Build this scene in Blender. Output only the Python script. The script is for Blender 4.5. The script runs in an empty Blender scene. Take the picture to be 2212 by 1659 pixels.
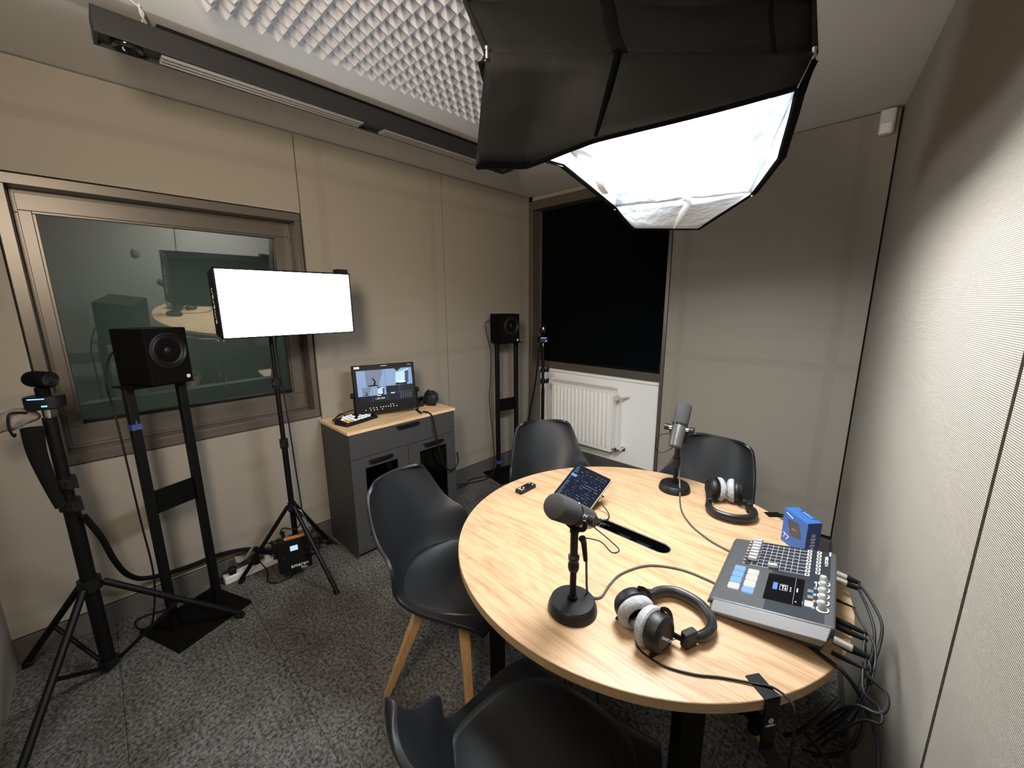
import bpy, bmesh, math, random
from mathutils import Vector, Matrix, Euler
random.seed(7)
PI = math.pi
R = math.radians
scn = bpy.context.scene
COL = scn.collection

# ------------------------------------------------------------------ camera, exposure, world, lights
cam_d = bpy.data.cameras.new('camera')
cam = bpy.data.objects.new('camera', cam_d)
COL.objects.link(cam)
scn.camera = cam
cam_d.sensor_width = 36.0
cam_d.lens = 36.0 * 859.93 / 2212.0
cam_d.clip_start = 0.02
_r = Vector((0.7231452, 0.69066903, -0.00610791))
_d = Vector((0.13257229, -0.14747386, -0.98014083))
_f = Vector((-0.67785367, 0.7079744, -0.19820859))
cam.matrix_world = Matrix(((_r.x, -_d.x, -_f.x, 2.60661), (_r.y, -_d.y, -_f.y, -2.96812), (_r.z, -_d.z, -_f.z, 1.54322), (0, 0, 0, 1)))
scn.view_settings.view_transform = 'Standard'
scn.view_settings.look = 'None'
scn.view_settings.gamma = 1.0
scn.view_settings.use_curve_mapping = False
scn.view_settings.exposure = 0.0
BAFFLE_STRENGTH = 68.0
PANEL_STRENGTH = 24.0
world = bpy.data.worlds.new('world')
scn.world = world
world.use_nodes = True
world.node_tree.nodes['Background'].inputs[0].default_value = (0.01, 0.011, 0.013, 1)
world.node_tree.nodes['Background'].inputs[1].default_value = 0.3
# added unseen fill light that brightens the control room behind the glass
ld = bpy.data.lights.new('control_room_fill', 'AREA')
ld.shape = 'RECTANGLE'; ld.size = 1.2; ld.size_y = 0.3; ld.energy = 12.0; ld.color = (0.93, 1.0, 0.95)
lo = bpy.data.objects.new('control_room_fill', ld); COL.objects.link(lo)
lo.location = (-1.5, -2.2, 2.45)
# second, warmer studio lamp standing behind the photographer
kd = bpy.data.lights.new('rear_studio_lamp', 'AREA')
kd.shape = 'RECTANGLE'; kd.size = 0.6; kd.size_y = 0.6; kd.energy = 50.0; kd.color = (1.0, 0.84, 0.66); kd.spread = 2.3
ko = bpy.data.objects.new('rear_studio_lamp', kd); COL.objects.link(ko)
ko.location = (2.25, -3.38, 2.10)
ko.rotation_euler = (Vector((0.0, -1.5, 1.62)) - Vector(ko.location)).to_track_quat('-Z', 'Y').to_euler()

# ------------------------------------------------------------------ materials
def _nt(name):
    m = bpy.data.materials.new(name); m.use_nodes = True
    nt = m.node_tree; b = nt.nodes['Principled BSDF']
    return m, nt, b
def mat(name, c, rough=0.5, metal=0.0, bump=None, spec=None, var=None, coat=0.0, emit=None):
    m, nt, b = _nt(name)
    b.inputs['Base Color'].default_value = (*c, 1); b.inputs['Roughness'].default_value = rough
    b.inputs['Metallic'].default_value = metal
    if spec is not None: b.inputs['Specular IOR Level'].default_value = spec
    if coat: b.inputs['Coat Weight'].default_value = coat
    tc = nt.nodes.new('ShaderNodeTexCoord')
    if var:
        n = nt.nodes.new('ShaderNodeTexNoise'); n.inputs['Scale'].default_value = var[0]; n.inputs['Detail'].default_value = 3
        nt.links.new(tc.outputs['Object'], n.inputs['Vector'])
        mx = nt.nodes.new('ShaderNodeMix'); mx.data_type = 'RGBA'
        mx.inputs[6].default_value = (*[x * (1 - var[1]) for x in c], 1); mx.inputs[7].default_value = (*[min(1, x * (1 + var[1])) for x in c], 1)
        nt.links.new(n.outputs['Fac'], mx.inputs[0]); nt.links.new(mx.outputs[2], b.inputs['Base Color'])
    if bump:
        n = nt.nodes.new('ShaderNodeTexNoise'); n.inputs['Scale'].default_value = bump[0]; n.inputs['Detail'].default_value = 2
        nt.links.new(tc.outputs['Object'], n.inputs['Vector'])
        bp = nt.nodes.new('ShaderNodeBump'); bp.inputs['Strength'].default_value = bump[1]; bp.inputs['Distance'].default_value = bump[2] if len(bump) > 2 else 0.002
        nt.links.new(n.outputs['Fac'], bp.inputs['Height']); nt.links.new(bp.outputs['Normal'], b.inputs['Normal'])
    if emit:
        b.inputs['Emission Color'].default_value = (*emit[0], 1); b.inputs['Emission Strength'].default_value = emit[1]
    return m
def emis(name, c, s):
    return mat(name, (0.02, 0.02, 0.02), 0.5, emit=(c, s))

def wall_mat(name, c, rib=0.0, pitch=0.0035, var=0.05, bands=None):
    m, nt, b = _nt(name)
    b.inputs['Roughness'].default_value = 0.75; b.inputs['Specular IOR Level'].default_value = 0.25
    tc = nt.nodes.new('ShaderNodeTexCoord')
    mp = nt.nodes.new('ShaderNodeMapping'); mp.inputs['Scale'].default_value = (0.8, 0.8, 9)
    nt.links.new(tc.outputs['Object'], mp.inputs[0])
    n = nt.nodes.new('ShaderNodeTexNoise'); n.inputs['Scale'].default_value = 2.2; n.inputs['Detail'].default_value = 6
    nt.links.new(mp.outputs[0], n.inputs['Vector'])
    mx = nt.nodes.new('ShaderNodeMix'); mx.data_type = 'RGBA'
    mx.inputs[6].default_value = (*[x * (1 - var) for x in c], 1); mx.inputs[7].default_value = (*[x * (1 + var) for x in c], 1)
    nt.links.new(n.outputs['Fac'], mx.inputs[0])
    colout = mx.outputs[2]
    # fabric over a hidden timber frame: faint bands where battens press through
    if bands:
        sx = nt.nodes.new('ShaderNodeSeparateXYZ'); nt.links.new(tc.outputs['Object'], sx.inputs[0])
        acc = None
        for axis, pos, hw in bands:
            s = nt.nodes.new('ShaderNodeMath'); s.operation = 'SUBTRACT'; nt.links.new(sx.outputs[axis], s.inputs[0]); s.inputs[1].default_value = pos
            a = nt.nodes.new('ShaderNodeMath'); a.operation = 'ABSOLUTE'; nt.links.new(s.outputs[0], a.inputs[0])
            mr = nt.nodes.new('ShaderNodeMapRange'); mr.inputs['From Min'].default_value = hw; mr.inputs['From Max'].default_value = hw + 0.012
            mr.inputs['To Min'].default_value = 1; mr.inputs['To Max'].default_value = 0
            nt.links.new(a.outputs[0], mr.inputs['Value'])
            if acc is None: acc = mr.outputs[0]
            else:
                mm = nt.nodes.new('ShaderNodeMath'); mm.operation = 'MAXIMUM'; nt.links.new(acc, mm.inputs[0]); nt.links.new(mr.outputs[0], mm.inputs[1]); acc = mm.outputs[0]
        m2 = nt.nodes.new('ShaderNodeMix'); m2.data_type = 'RGBA'; m2.blend_type = 'MULTIPLY'
        k = nt.nodes.new('ShaderNodeMath'); k.operation = 'MULTIPLY'; nt.links.new(acc, k.inputs[0]); k.inputs[1].default_value = 0.10
        nt.links.new(k.outputs[0], m2.inputs[0]); nt.links.new(colout, m2.inputs[6]); m2.inputs[7].default_value = (0.2, 0.2, 0.2, 1)
        colout = m2.outputs[2]
    nt.links.new(colout, b.inputs['Base Color'])
    if rib:
        sx2 = nt.nodes.new('ShaderNodeSeparateXYZ'); nt.links.new(tc.outputs['Object'], sx2.inputs[0])
        w = nt.nodes.new('ShaderNodeMath'); w.operation = 'MULTIPLY'; nt.links.new(sx2.outputs[2], w.inputs[0]); w.inputs[1].default_value = 2 * PI / pitch
        s = nt.nodes.new('ShaderNodeMath'); s.operation = 'SINE'; nt.links.new(w.outputs[0], s.inputs[0])
        bp = nt.nodes.new('ShaderNodeBump'); bp.inputs['Strength'].default_value = rib; bp.inputs['Distance'].default_value = 0.001
        nt.links.new(s.outputs[0], bp.inputs['Height']); nt.links.new(bp.outputs['Normal'], b.inputs['Normal'])
    return m

def wood(name, c1, c2, scale=(2.2, 30, 30), rough=0.45, axis=0):
    m, nt, b = _nt(name)
    b.inputs['Roughness'].default_value = rough
    tc = nt.nodes.new('ShaderNodeTexCoord')
    # slow warp gives the cathedral figure
    nw = nt.nodes.new('ShaderNodeTexNoise'); nw.inputs['Scale'].default_value = 1.6; nw.inputs['Detail'].default_value = 1
    nt.links.new(tc.outputs['Object'], nw.inputs['Vector'])
    vm = nt.nodes.new('ShaderNodeVectorMath'); vm.operation = 'SCALE'; vm.inputs['Scale'].default_value = 0.22
    nt.links.new(nw.outputs['Color'], vm.inputs[0])
    va = nt.nodes.new('ShaderNodeVectorMath'); va.operation = 'ADD'
    nt.links.new(tc.outputs['Object'], va.inputs[0]); nt.links.new(vm.outputs[0], va.inputs[1])
    mp = nt.nodes.new('ShaderNodeMapping'); mp.inputs['Scale'].default_value = scale
    nt.links.new(va.outputs[0], mp.inputs[0])
    n = nt.nodes.new('ShaderNodeTexNoise'); n.inputs['Scale'].default_value = 1.6; n.inputs['Detail'].default_value = 9; n.inputs['Roughness'].default_value = 0.62
    nt.links.new(mp.outputs[0], n.inputs['Vector'])
    mp2 = nt.nodes.new('ShaderNodeMapping'); mp2.inputs['Scale'].default_value = tuple(s * 5 if s > 5 else s * 2 for s in scale)
    nt.links.new(tc.outputs['Object'], mp2.inputs[0])
    n2 = nt.nodes.new('ShaderNodeTexNoise'); n2.inputs['Scale'].default_value = 1.5; n2.inputs['Detail'].default_value = 4
    nt.links.new(mp2.outputs[0], n2.inputs['Vector'])
    ad = nt.nodes.new('ShaderNodeMath'); ad.operation = 'MULTIPLY_ADD'; nt.links.new(n2.outputs['Fac'], ad.inputs[0]); ad.inputs[1].default_value = 0.6; nt.links.new(n.outputs['Fac'], ad.inputs[2])
    cr = nt.nodes.new('ShaderNodeValToRGB')
    cr.color_ramp.elements[0].position = 0.60; cr.color_ramp.elements[0].color = (*c2, 1)
    cr.color_ramp.elements[1].position = 0.86; cr.color_ramp.elements[1].color = (*c1, 1)
    nt.links.new(ad.outputs[0], cr.inputs[0]); nt.links.new(cr.outputs[0], b.inputs['Base Color'])
    return m

WALL = (0.275, 0.25, 0.212)
M = {}
M['wallA'] = wall_mat('beige_panel_left', WALL, 0.0, bands=[(2, 1.16, 0.02), (2, 2.3, 0.02), (1, -1.9, 0.02), (1, -1.1, 0.02), (1, -0.12, 0.02), (2, 0.22, 0.02)])
M['wallB'] = wall_mat('beige_panel_back', WALL, 0.0, bands=[(2, 1.16, 0.02), (0, 1.47, 0.02), (0, 2.36, 0.02), (2, 0.3, 0.02)])
M['wallC'] = wall_mat('ribbed_panel_right', WALL, 0.55, 0.0038, 0.03)
M['wallD'] = wall_mat('beige_panel_near', WALL, 0.0)
M['gap'] = mat('shadow_gap', (0.008, 0.007, 0.006), 0.8)
M['ceil'] = mat('ceiling_paint', (0.58, 0.575, 0.555), 0.85, bump=(60, 0.05))
M['frame'] = mat('bronze_frame', (0.12, 0.105, 0.088), 0.36, 0.35)
M['base'] = mat('grey_skirting', (0.095, 0.085, 0.078), 0.45)
M['white_wall'] = mat('white_plaster', (0.88, 0.89, 0.875), 0.6)
M['blind'] = mat('black_blind', (0.001, 0.0016, 0.0024), 0.9, spec=0.08)
M['black'] = mat('black_metal', (0.003, 0.003, 0.0034), 0.5, spec=0.2)
M['blackp'] = mat('black_plastic', (0.006, 0.006, 0.007), 0.45, spec=0.32, bump=(300, 0.1, 0.0005))
M['matte'] = mat('black_matte', (0.002, 0.002, 0.0022), 0.8, spec=0.1)
M['gloss'] = mat('black_gloss', (0.008, 0.008, 0.01), 0.12)
M['rubber'] = mat('cable_rubber', (0.005, 0.005, 0.0055), 0.55, spec=0.3)
M['greycable'] = mat('cable_grey', (0.06, 0.055, 0.05), 0.45)
M['leather'] = mat('chair_leatherette', (0.006, 0.0067, 0.008), 0.42, bump=(420, 0.12, 0.0008))
M['shell'] = mat('chair_shell', (0.007, 0.0078, 0.0095), 0.42, spec=0.38)
M['oakleg'] = wood('oak_leg', (0.50, 0.30, 0.14), (0.36, 0.20, 0.085), (30, 30, 3), 0.5)
M['table'] = wood('oak_tabletop', (0.43, 0.285, 0.165), (0.29, 0.172, 0.086), (1.6, 26, 26), 0.42)
M['tedge'] = wood('oak_edge', (0.36, 0.25, 0.14), (0.28, 0.18, 0.09), (4, 4, 60), 0.45)
M['cabtop'] = wood('cabinet_oak', (0.76, 0.54, 0.32), (0.58, 0.37, 0.19), (22, 1.6, 22), 0.5)
M['cab'] = mat('graphite_cabinet', (0.042, 0.043, 0.046), 0.55)
M['chrome'] = mat('chrome', (0.75, 0.74, 0.72), 0.2, 1.0)
M['steel'] = mat('brushed_steel', (0.45, 0.45, 0.45), 0.35, 1.0)
M['radiator'] = mat('radiator_enamel', (0.88, 0.88, 0.86), 0.35)
M['whitep'] = mat('white_plastic', (0.62, 0.62, 0.60), 0.4)
M['silver_lin'] = mat('silver_lining', (0.78, 0.84, 0.92), 0.5, 0.0, bump=(28, 0.5, 0.01))
M['fabric'] = mat('black_nylon', (0.0065, 0.0066, 0.0068), 0.65, bump=(9, 0.4, 0.02), spec=0.07)
M['strap'] = mat('white_strap', (0.85, 0.85, 0.85), 0.7)
M['hem'] = mat('black_hem', (0.002, 0.002, 0.002), 0.8, bump=(200, 0.5), spec=0.05)
M['foam'] = mat('grey_foam', (0.42, 0.425, 0.455), 0.95)
M['louvre'] = mat('louvre', (0.28, 0.27, 0.25), 0.35, 0.4)
M['velour'] = mat('grey_velour', (0.27, 0.275, 0.285), 0.95, bump=(90, 0.8, 0.004), var=(45, 0.4))
M['lcd'] = mat('lcd_glass', (0.002, 0.002, 0.003), 0.3, spec=0.15)
M['lbar'] = mat('light_bar_paint', (0.013, 0.013, 0.014), 0.5)
M['moss'] = mat('grey_green_plastic', (0.10, 0.115, 0.095), 0.6)
M['micgrey'] = mat('mic_grey', (0.07, 0.069, 0.068), 0.36, 0.45)
M['micfoam'] = mat('mic_foam', (0.028, 0.028, 0.029), 0.95, bump=(500, 0.6))
M['mixer'] = mat('mixer_body', (0.045, 0.047, 0.050), 0.45)
M['mixface'] = mat('mixer_face', (0.010, 0.013, 0.018), 0.45)
M['mixside'] = mat('mixer_cheek', (0.17, 0.17, 0.173), 0.4, 0.3)
M['fader'] = mat('fader_cap', (0.34, 0.34, 0.34), 0.35, 0.2)
M['blue'] = mat('blue_card', (0.024, 0.09, 0.28), 0.45, var=(60, 0.06))
M['dblue'] = mat('blue_card_side', (0.012, 0.035, 0.15), 0.45)
M['ink'] = mat('white_print', (0.7, 0.72, 0.75), 0.5)
M['bluetape'] = mat('blue_tape', (0.03, 0.06, 0.2), 0.6)
M['orange'] = mat('orange_plastic', (0.55, 0.20, 0.04), 0.5)
M['leaf'] = mat('tan_pad', (0.40, 0.20, 0.06), 0.7)
M['bag'] = mat('grey_cloth_bag', (0.20, 0.18, 0.15), 0.8, bump=(30, 0.6, 0.01))
M['baffle'] = emis('lamp_baffle', (0.93, 0.97, 1.0), BAFFLE_STRENGTH)
M['panel_light'] = emis('lamp_panel', (0.97, 0.985, 1.0), PANEL_STRENGTH)
M['scr'] = emis('screen_blue', (0.05, 0.25, 0.9), 1.2)
M['scrw'] = emis('screen_white', (0.85, 0.92, 1.0), 1.0)
M['scrdark'] = mat('screen_glass', (0.004, 0.005, 0.008), 0.08, emit=((0.01, 0.014, 0.03), 0.5))
M['led_blue'] = emis('led_blue', (0.12, 0.35, 1.0), 3.0)
M['pad_white'] = emis('pad_white', (0.9, 0.88, 0.82), 0.9)
M['pad_blue'] = emis('pad_blue', (0.25, 0.55, 0.95), 0.9)
M['pad_amber'] = emis('pad_amber', (1.0, 0.42, 0.08), 0.8)
M['scr_sky'] = emis('screen_pale_blue', (0.30, 0.46, 0.78), 0.75)
M['scr_wall'] = emis('screen_grey_blue', (0.20, 0.27, 0.42), 0.7)
M['scr_brt'] = emis('screen_bright', (0.55, 0.80, 0.95), 0.95)
M['room_wall'] = mat('control_room_wall', (0.40, 0.43, 0.39), 0.7)
M['room_floor'] = mat('control_room_floor', (0.10, 0.11, 0.11), 0.7)
def carpet():
    m, nt, b = _nt('carpet_tiles')
    b.inputs['Roughness'].default_value = 0.95; b.inputs['Specular IOR Level'].default_value = 0.1
    tc = nt.nodes.new('ShaderNodeTexCoord')
    n = nt.nodes.new('ShaderNodeTexNoise'); n.inputs['Scale'].default_value = 75; n.inputs['Detail'].default_value = 3; n.inputs['Roughness'].default_value = 0.7
    n2 = nt.nodes.new('ShaderNodeTexNoise'); n2.inputs['Scale'].default_value = 5; n2.inputs['Detail'].default_value = 3
    nt.links.new(tc.outputs['Object'], n.inputs['Vector']); nt.links.new(tc.outputs['Object'], n2.inputs['Vector'])
    cr = nt.nodes.new('ShaderNodeValToRGB')
    cr.color_ramp.elements[0].position = 0.36; cr.color_ramp.elements[0].color = (0.035, 0.036, 0.034, 1)
    cr.color_ramp.elements[1].position = 0.66; cr.color_ramp.elements[1].color = (0.20, 0.20, 0.188, 1)
    nt.links.new(n.outputs['Fac'], cr.inputs[0])
    mx = nt.nodes.new('ShaderNodeMix'); mx.data_type = 'RGBA'; mx.blend_type = 'MULTIPLY'; mx.inputs[0].default_value = 1
    cr2 = nt.nodes.new('ShaderNodeValToRGB'); cr2.color_ramp.elements[0].position = 0.3; cr2.color_ramp.elements[0].color = (0.62, 0.58, 0.56, 1); cr2.color_ramp.elements[1].position = 0.7; cr2.color_ramp.elements[1].color = (1, 1, 1, 1)
    nt.links.new(n2.outputs['Fac'], cr2.inputs[0])
    nt.links.new(cr.outputs[0], mx.inputs[6]); nt.links.new(cr2.outputs[0], mx.inputs[7])
    br = nt.nodes.new('ShaderNodeTexBrick'); br.offset = 0.0; br.squash = 1.0
    br.inputs['Scale'].default_value = 1.0; br.inputs['Brick Width'].default_value = 0.5; br.inputs['Row Height'].default_value = 0.5
    br.inputs['Mortar Size'].default_value = 0.0016; br.inputs['Mortar Smooth'].default_value = 0.2
    br.inputs['Color1'].default_value = (1, 1, 1, 1); br.inputs['Color2'].default_value = (1, 1, 1, 1); br.inputs['Mortar'].default_value = (0.4, 0.4, 0.4, 1)
    mp = nt.nodes.new('ShaderNodeMapping'); mp.inputs['Location'].default_value = (-0.355 + 1.0, 0.1 + 3.0, 0)
    nt.links.new(tc.outputs['Object'], mp.inputs[0]); nt.links.new(mp.outputs[0], br.inputs['Vector'])
    m3 = nt.nodes.new('ShaderNodeMix'); m3.data_type = 'RGBA'; m3.blend_type = 'MULTIPLY'; m3.inputs[0].default_value = 1
    nt.links.new(mx.outputs[2], m3.inputs[6]); nt.links.new(br.outputs['Color'], m3.inputs[7])
    nt.links.new(m3.outputs[2], b.inputs['Base Color'])
    bp = nt.nodes.new('ShaderNodeBump'); bp.inputs['Strength'].default_value = 0.6; bp.inputs['Distance'].default_value = 0.004
    nt.links.new(n.outputs['Fac'], bp.inputs['Height']); nt.links.new(bp.outputs['Normal'], b.inputs['Normal'])
    return m
M['carpet'] = carpet()
def glassm(name, tint=(0.9, 0.95, 0.93), refl=1.0):
    m = bpy.data.materials.new(name); m.use_nodes = True; nt = m.node_tree
    for n in list(nt.nodes): nt.nodes.remove(n)
    o = nt.nodes.new('ShaderNodeOutputMaterial'); t = nt.nodes.new('ShaderNodeBsdfTransparent'); g = nt.nodes.new('ShaderNodeBsdfGlossy')
    t.inputs[0].default_value = (*tint, 1); g.inputs['Roughness'].default_value = 0.02
    fr = nt.nodes.new('ShaderNodeFresnel'); fr.inputs[0].default_value = 1.5
    k = nt.nodes.new('ShaderNodeMath'); k.operation = 'MULTIPLY'; k.inputs[1].default_value = refl; nt.links.new(fr.outputs[0], k.inputs[0])
    mx = nt.nodes.new('ShaderNodeMixShader'); nt.links.new(k.outputs[0], mx.inputs[0]); nt.links.new(t.outputs[0], mx.inputs[1]); nt.links.new(g.outputs[0], mx.inputs[2])
    nt.links.new(mx.outputs[0], o.inputs[0])
    return m
M['glass'] = glassm('window_glass', (0.85, 0.92, 0.89), 6.2)
M['cabglass'] = glassm('smoked_glass', (0.28, 0.29, 0.30), 1.0)

# ------------------------------------------------------------------ mesh helpers
class MB:
    def __init__(s): s.bm = bmesh.new(); s.T = Matrix.Identity(4)
    def _v(s, p): return s.bm.verts.new(s.T @ Vector(p))
    def _f(s, vs, mi=0):
        try: f = s.bm.faces.new(vs); f.material_index = mi; return f
        except ValueError: return None
    def box(s, c, d, rot=None, mi=0):
        c = Vector(c); h = Vector(d) / 2; Rm = rot.to_3x3() if rot is not None else Matrix.Identity(3)
        vs = [s._v(c + Rm @ Vector((sx * h.x, sy * h.y, sz * h.z))) for sx in (-1, 1) for sy in (-1, 1) for sz in (-1, 1)]
        for q in ((0, 1, 3, 2), (4, 6, 7, 5), (0, 4, 5, 1), (2, 3, 7, 6), (0, 2, 6, 4), (1, 5, 7, 3)): s._f([vs[i] for i in q], mi)
        return s
    def b2(s, x0, x1, y0, y1, z0, z1, mi=0):
        return s.box(((x0 + x1) / 2, (y0 + y1) / 2, (z0 + z1) / 2), (abs(x1 - x0), abs(y1 - y0), abs(z1 - z0)), None, mi)
    def hexa(s, b, t, mi=0):  # bottom ring (ccw from above), top ring
        n = len(b); vb = [s._v(p) for p in b]; vt = [s._v(p) for p in t]
        s._f(vb[::-1], mi); s._f(vt, mi)
        for i in range(n): s._f([vb[i], vb[(i + 1) % n], vt[(i + 1) % n], vt[i]], mi)
        return s
    def cyl(s, p0, p1, r0, r1=None, n=20, mi=0, cap=True):
        p0 = Vector(p0); p1 = Vector(p1); r1 = r0 if r1 is None else r1
        z = (p1 - p0).normalized(); a = Vector((0, 0, 1)) if abs(z.z) < 0.95 else Vector((1, 0, 0))
        x = a.cross(z).normalized(); y = z.cross(x)
        A = [s._v(p0 + (x * math.cos(2 * PI * i / n) + y * math.sin(2 * PI * i / n)) * r0) for i in range(n)]
        B = [s._v(p1 + (x * math.cos(2 * PI * i / n) + y * math.sin(2 * PI * i / n)) * r1) for i in range(n)]
        for i in range(n): s._f([A[i], A[(i + 1) % n], B[(i + 1) % n], B[i]], mi)
        if cap: s._f(A[::-1], mi); s._f(B, mi)
        return s
    def lathe(s, prof, T=None, n=32, mi=0):
        T = T or Matrix.Identity(4); rings = []
        for r, z in prof:
            if r < 1e-6: rings.append([s._v(T @ Vector((0, 0, z)))])
            else: rings.append([s._v(T @ Vector((r * math.cos(2 * PI * i / n), r * math.sin(2 * PI * i / n), z))) for i in range(n)])
        for a, b in zip(rings, rings[1:]):
            for i in range(n):
                j = (i + 1) % n
                if len(a) == 1 and len(b) == 1: continue
                if len(a) == 1: s._f([a[0], b[j], b[i]], mi)
                elif len(b) == 1: s._f([a[i], a[j], b[0]], mi)
                else: s._f([a[i], a[j], b[j], b[i]], mi)
        return s
    def tube(s, pts, r, n=8, mi=0, smooth=True, step=6, closed=False, flat=None):
        P = [Vector(p) for p in pts]
        if smooth and len(P) > 2:
            Q = []
            for i in range(len(P) - 1):
                a = P[max(i - 1, 0)]; b = P[i]; c = P[i + 1]; d = P[min(i + 2, len(P) - 1)]
                for k in range(step):
                    t = k / step
                    Q.append(0.5 * ((2 * b) + (c - a) * t + (2 * a - 5 * b + 4 * c - d) * t * t + (3 * b - a - 3 * c + d) * t ** 3))
            Q.append(P[-1]); P = Q
        rad = r if callable(r) else (lambda t: r)
        nrm = None; rings = []
        for i, p in enumerate(P):
            t = (P[min(i + 1, len(P) - 1)] - P[max(i - 1, 0)])
            if t.length < 1e-9: continue
            t.normalize()
            if nrm is None: nrm = Vector((0, 0, 1)).cross(t) if abs(t.z) < 0.95 else Vector((1, 0, 0)).cross(t)
            nrm = (nrm - t * nrm.dot(t)).normalized(); bn = t.cross(nrm); rr = rad(i / (len(P) - 1))
            kx, ky = (1, 1) if flat is None else flat
            rings.append([s._v(p + nrm * math.cos(2 * PI * k / n) * rr * kx + bn * math.sin(2 * PI * k / n) * rr * ky) for k in range(n)])
        for a, b in zip(rings, rings[1:]):
            for k in range(n): s._f([a[k], a[(k + 1) % n], b[(k + 1) % n], b[k]], mi)
        s._f(rings[0][::-1], mi); s._f(rings[-1], mi)
        return s
    def quad(s, a, b, c, d, mi=0): s._f([s._v(p) for p in (a, b, c, d)], mi); return s
    def grid(s, fn, nu, nv, mi=0):
        g = [[s._v(fn(i / nu, j / nv)) for j in range(nv + 1)] for i in range(nu + 1)]
        for i in range(nu):
            for j in range(nv): s._f([g[i][j], g[i + 1][j], g[i + 1][j + 1], g[i][j + 1]], mi)
        return s
    def ringx(s, x0, x1, Y0, Y1, Z0_, Z1_, y0, y1, z0, z1, mi=0):  # rectangular frame across x, outer Y0..Z1_, inner y0..z1
        s.b2(x0, x1, Y0, Y1, Z0_, z0, mi); s.b2(x0, x1, Y0, Y1, z1, Z1_, mi); s.b2(x0, x1, Y0, y0, z0, z1, mi); s.b2(x0, x1, y1, Y1, z0, z1, mi)
        return s
    def rbox(s, c, d, rad, T=None, n=5, mi=0):  # box with rounded vertical corners in local xy, T places it
        T = T or Matrix.Identity(4); hx, hy, hz = d[0] / 2, d[1] / 2, d[2] / 2; ring = []
        for (sx, sy, a0) in ((1, 1, 0), (-1, 1, 90), (-1, -1, 180), (1, -1, 270)):
            for k in range(n + 1):
                a = R(a0 + 90 * k / n); ring.append((c[0] + sx * (hx - rad) + rad * math.cos(a), c[1] + sy * (hy - rad) + rad * math.sin(a)))
        b = [T @ Vector((x, y, c[2] - hz)) for x, y in ring]; t = [T @ Vector((x, y, c[2] + hz)) for x, y in ring]
        return s.hexa(b, t, mi)
    def build(s, name, m, parent=None, smooth=True, bevel=0, seg=2, solid=0, subsurf=0, ang=35):
        me = bpy.data.meshes.new(name)
        bmesh.ops.recalc_face_normals(s.bm, faces=s.bm.faces[:]) if solid == 0 else None
        s.bm.to_mesh(me); s.bm.free()
        for x in (m if isinstance(m, (list, tuple)) else [m]): me.materials.append(M[x] if isinstance(x, str) else x)
        if smooth:
            for p in me.polygons: p.use_smooth = True
            me.set_sharp_from_angle(angle=R(ang))
        o = bpy.data.objects.new(name, me); COL.objects.link(o)
        if parent is not None: o.parent = parent
        if solid:
            md = o.modifiers.new('solid', 'SOLIDIFY'); md.thickness = solid; md.offset = 0
        if bevel:
            md = o.modifiers.new('bevel', 'BEVEL'); md.width = bevel; md.segments = seg; md.limit_method = 'ANGLE'; md.angle_limit = R(40)
        if subsurf:
            md = o.modifiers.new('sub', 'SUBSURF'); md.levels = subsurf; md.render_levels = subsurf
        return o
def tag(o, label, cat, group=None):
    o['label'] = label; o['category'] = cat
    if group: o['group'] = group
    return o
def thing(name, label, cat, loc=(0, 0, 0), rz=0.0, group=None):
    o = bpy.data.objects.new(name, None); COL.objects.link(o); o.location = loc; o.rotation_euler = (0, 0, rz)
    o.empty_display_size = 0.05
    return tag(o, label, cat, group)
def struct(o): o['kind'] = 'structure'; return o
def copy_tree(o, parent=None):
    c = o.copy(); COL.objects.link(c)
    if parent is not None: c.parent = parent
    for ch in list(o.children): copy_tree(ch, c)
    return c
def text(s, size, m, parent, T, name='lettering', ext=0.0004, ax='CENTER', sx=1.0):
    cu = bpy.data.curves.new('tmp', 'FONT'); cu.body = s; cu.size = size; cu.extrude = ext; cu.align_x = ax; cu.align_y = 'CENTER'; cu.resolution_u = 2
    o = bpy.data.objects.new('tmp', cu); COL.objects.link(o)
    dg = bpy.context.evaluated_depsgraph_get(); me = bpy.data.meshes.new_from_object(o.evaluated_get(dg))
    bpy.data.objects.remove(o); bpy.data.curves.remove(cu)
    me.transform(Matrix.Diagonal((sx, 1, 1, 1))); me.transform(T); me.materials.clear(); me.materials.append(M[m])
    ob = bpy.data.objects.new(name, me); COL.objects.link(ob); ob.parent = parent
    return ob
def frame_m(o, x, y, z=None):  # matrix from origin and axes
    x = Vector(x).normalized(); y = Vector(y).normalized(); z = x.cross(y).normalized() if z is None else Vector(z).normalized()
    return Matrix(((x.x, y.x, z.x, o[0]), (x.y, y.y, z.y, o[1]), (x.z, y.z, z.z, o[2]), (0, 0, 0, 1)))
def aim(p, d):  # matrix taking +z to d
    z = Vector(d).normalized(); a = Vector((0, 0, 1)) if abs(z.z) < 0.95 else Vector((1, 0, 0)); x = a.cross(z).normalized()
    return frame_m(p, x, z.cross(x), z)

H = 2.5; W = 2.493; TC = 0.1311
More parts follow.
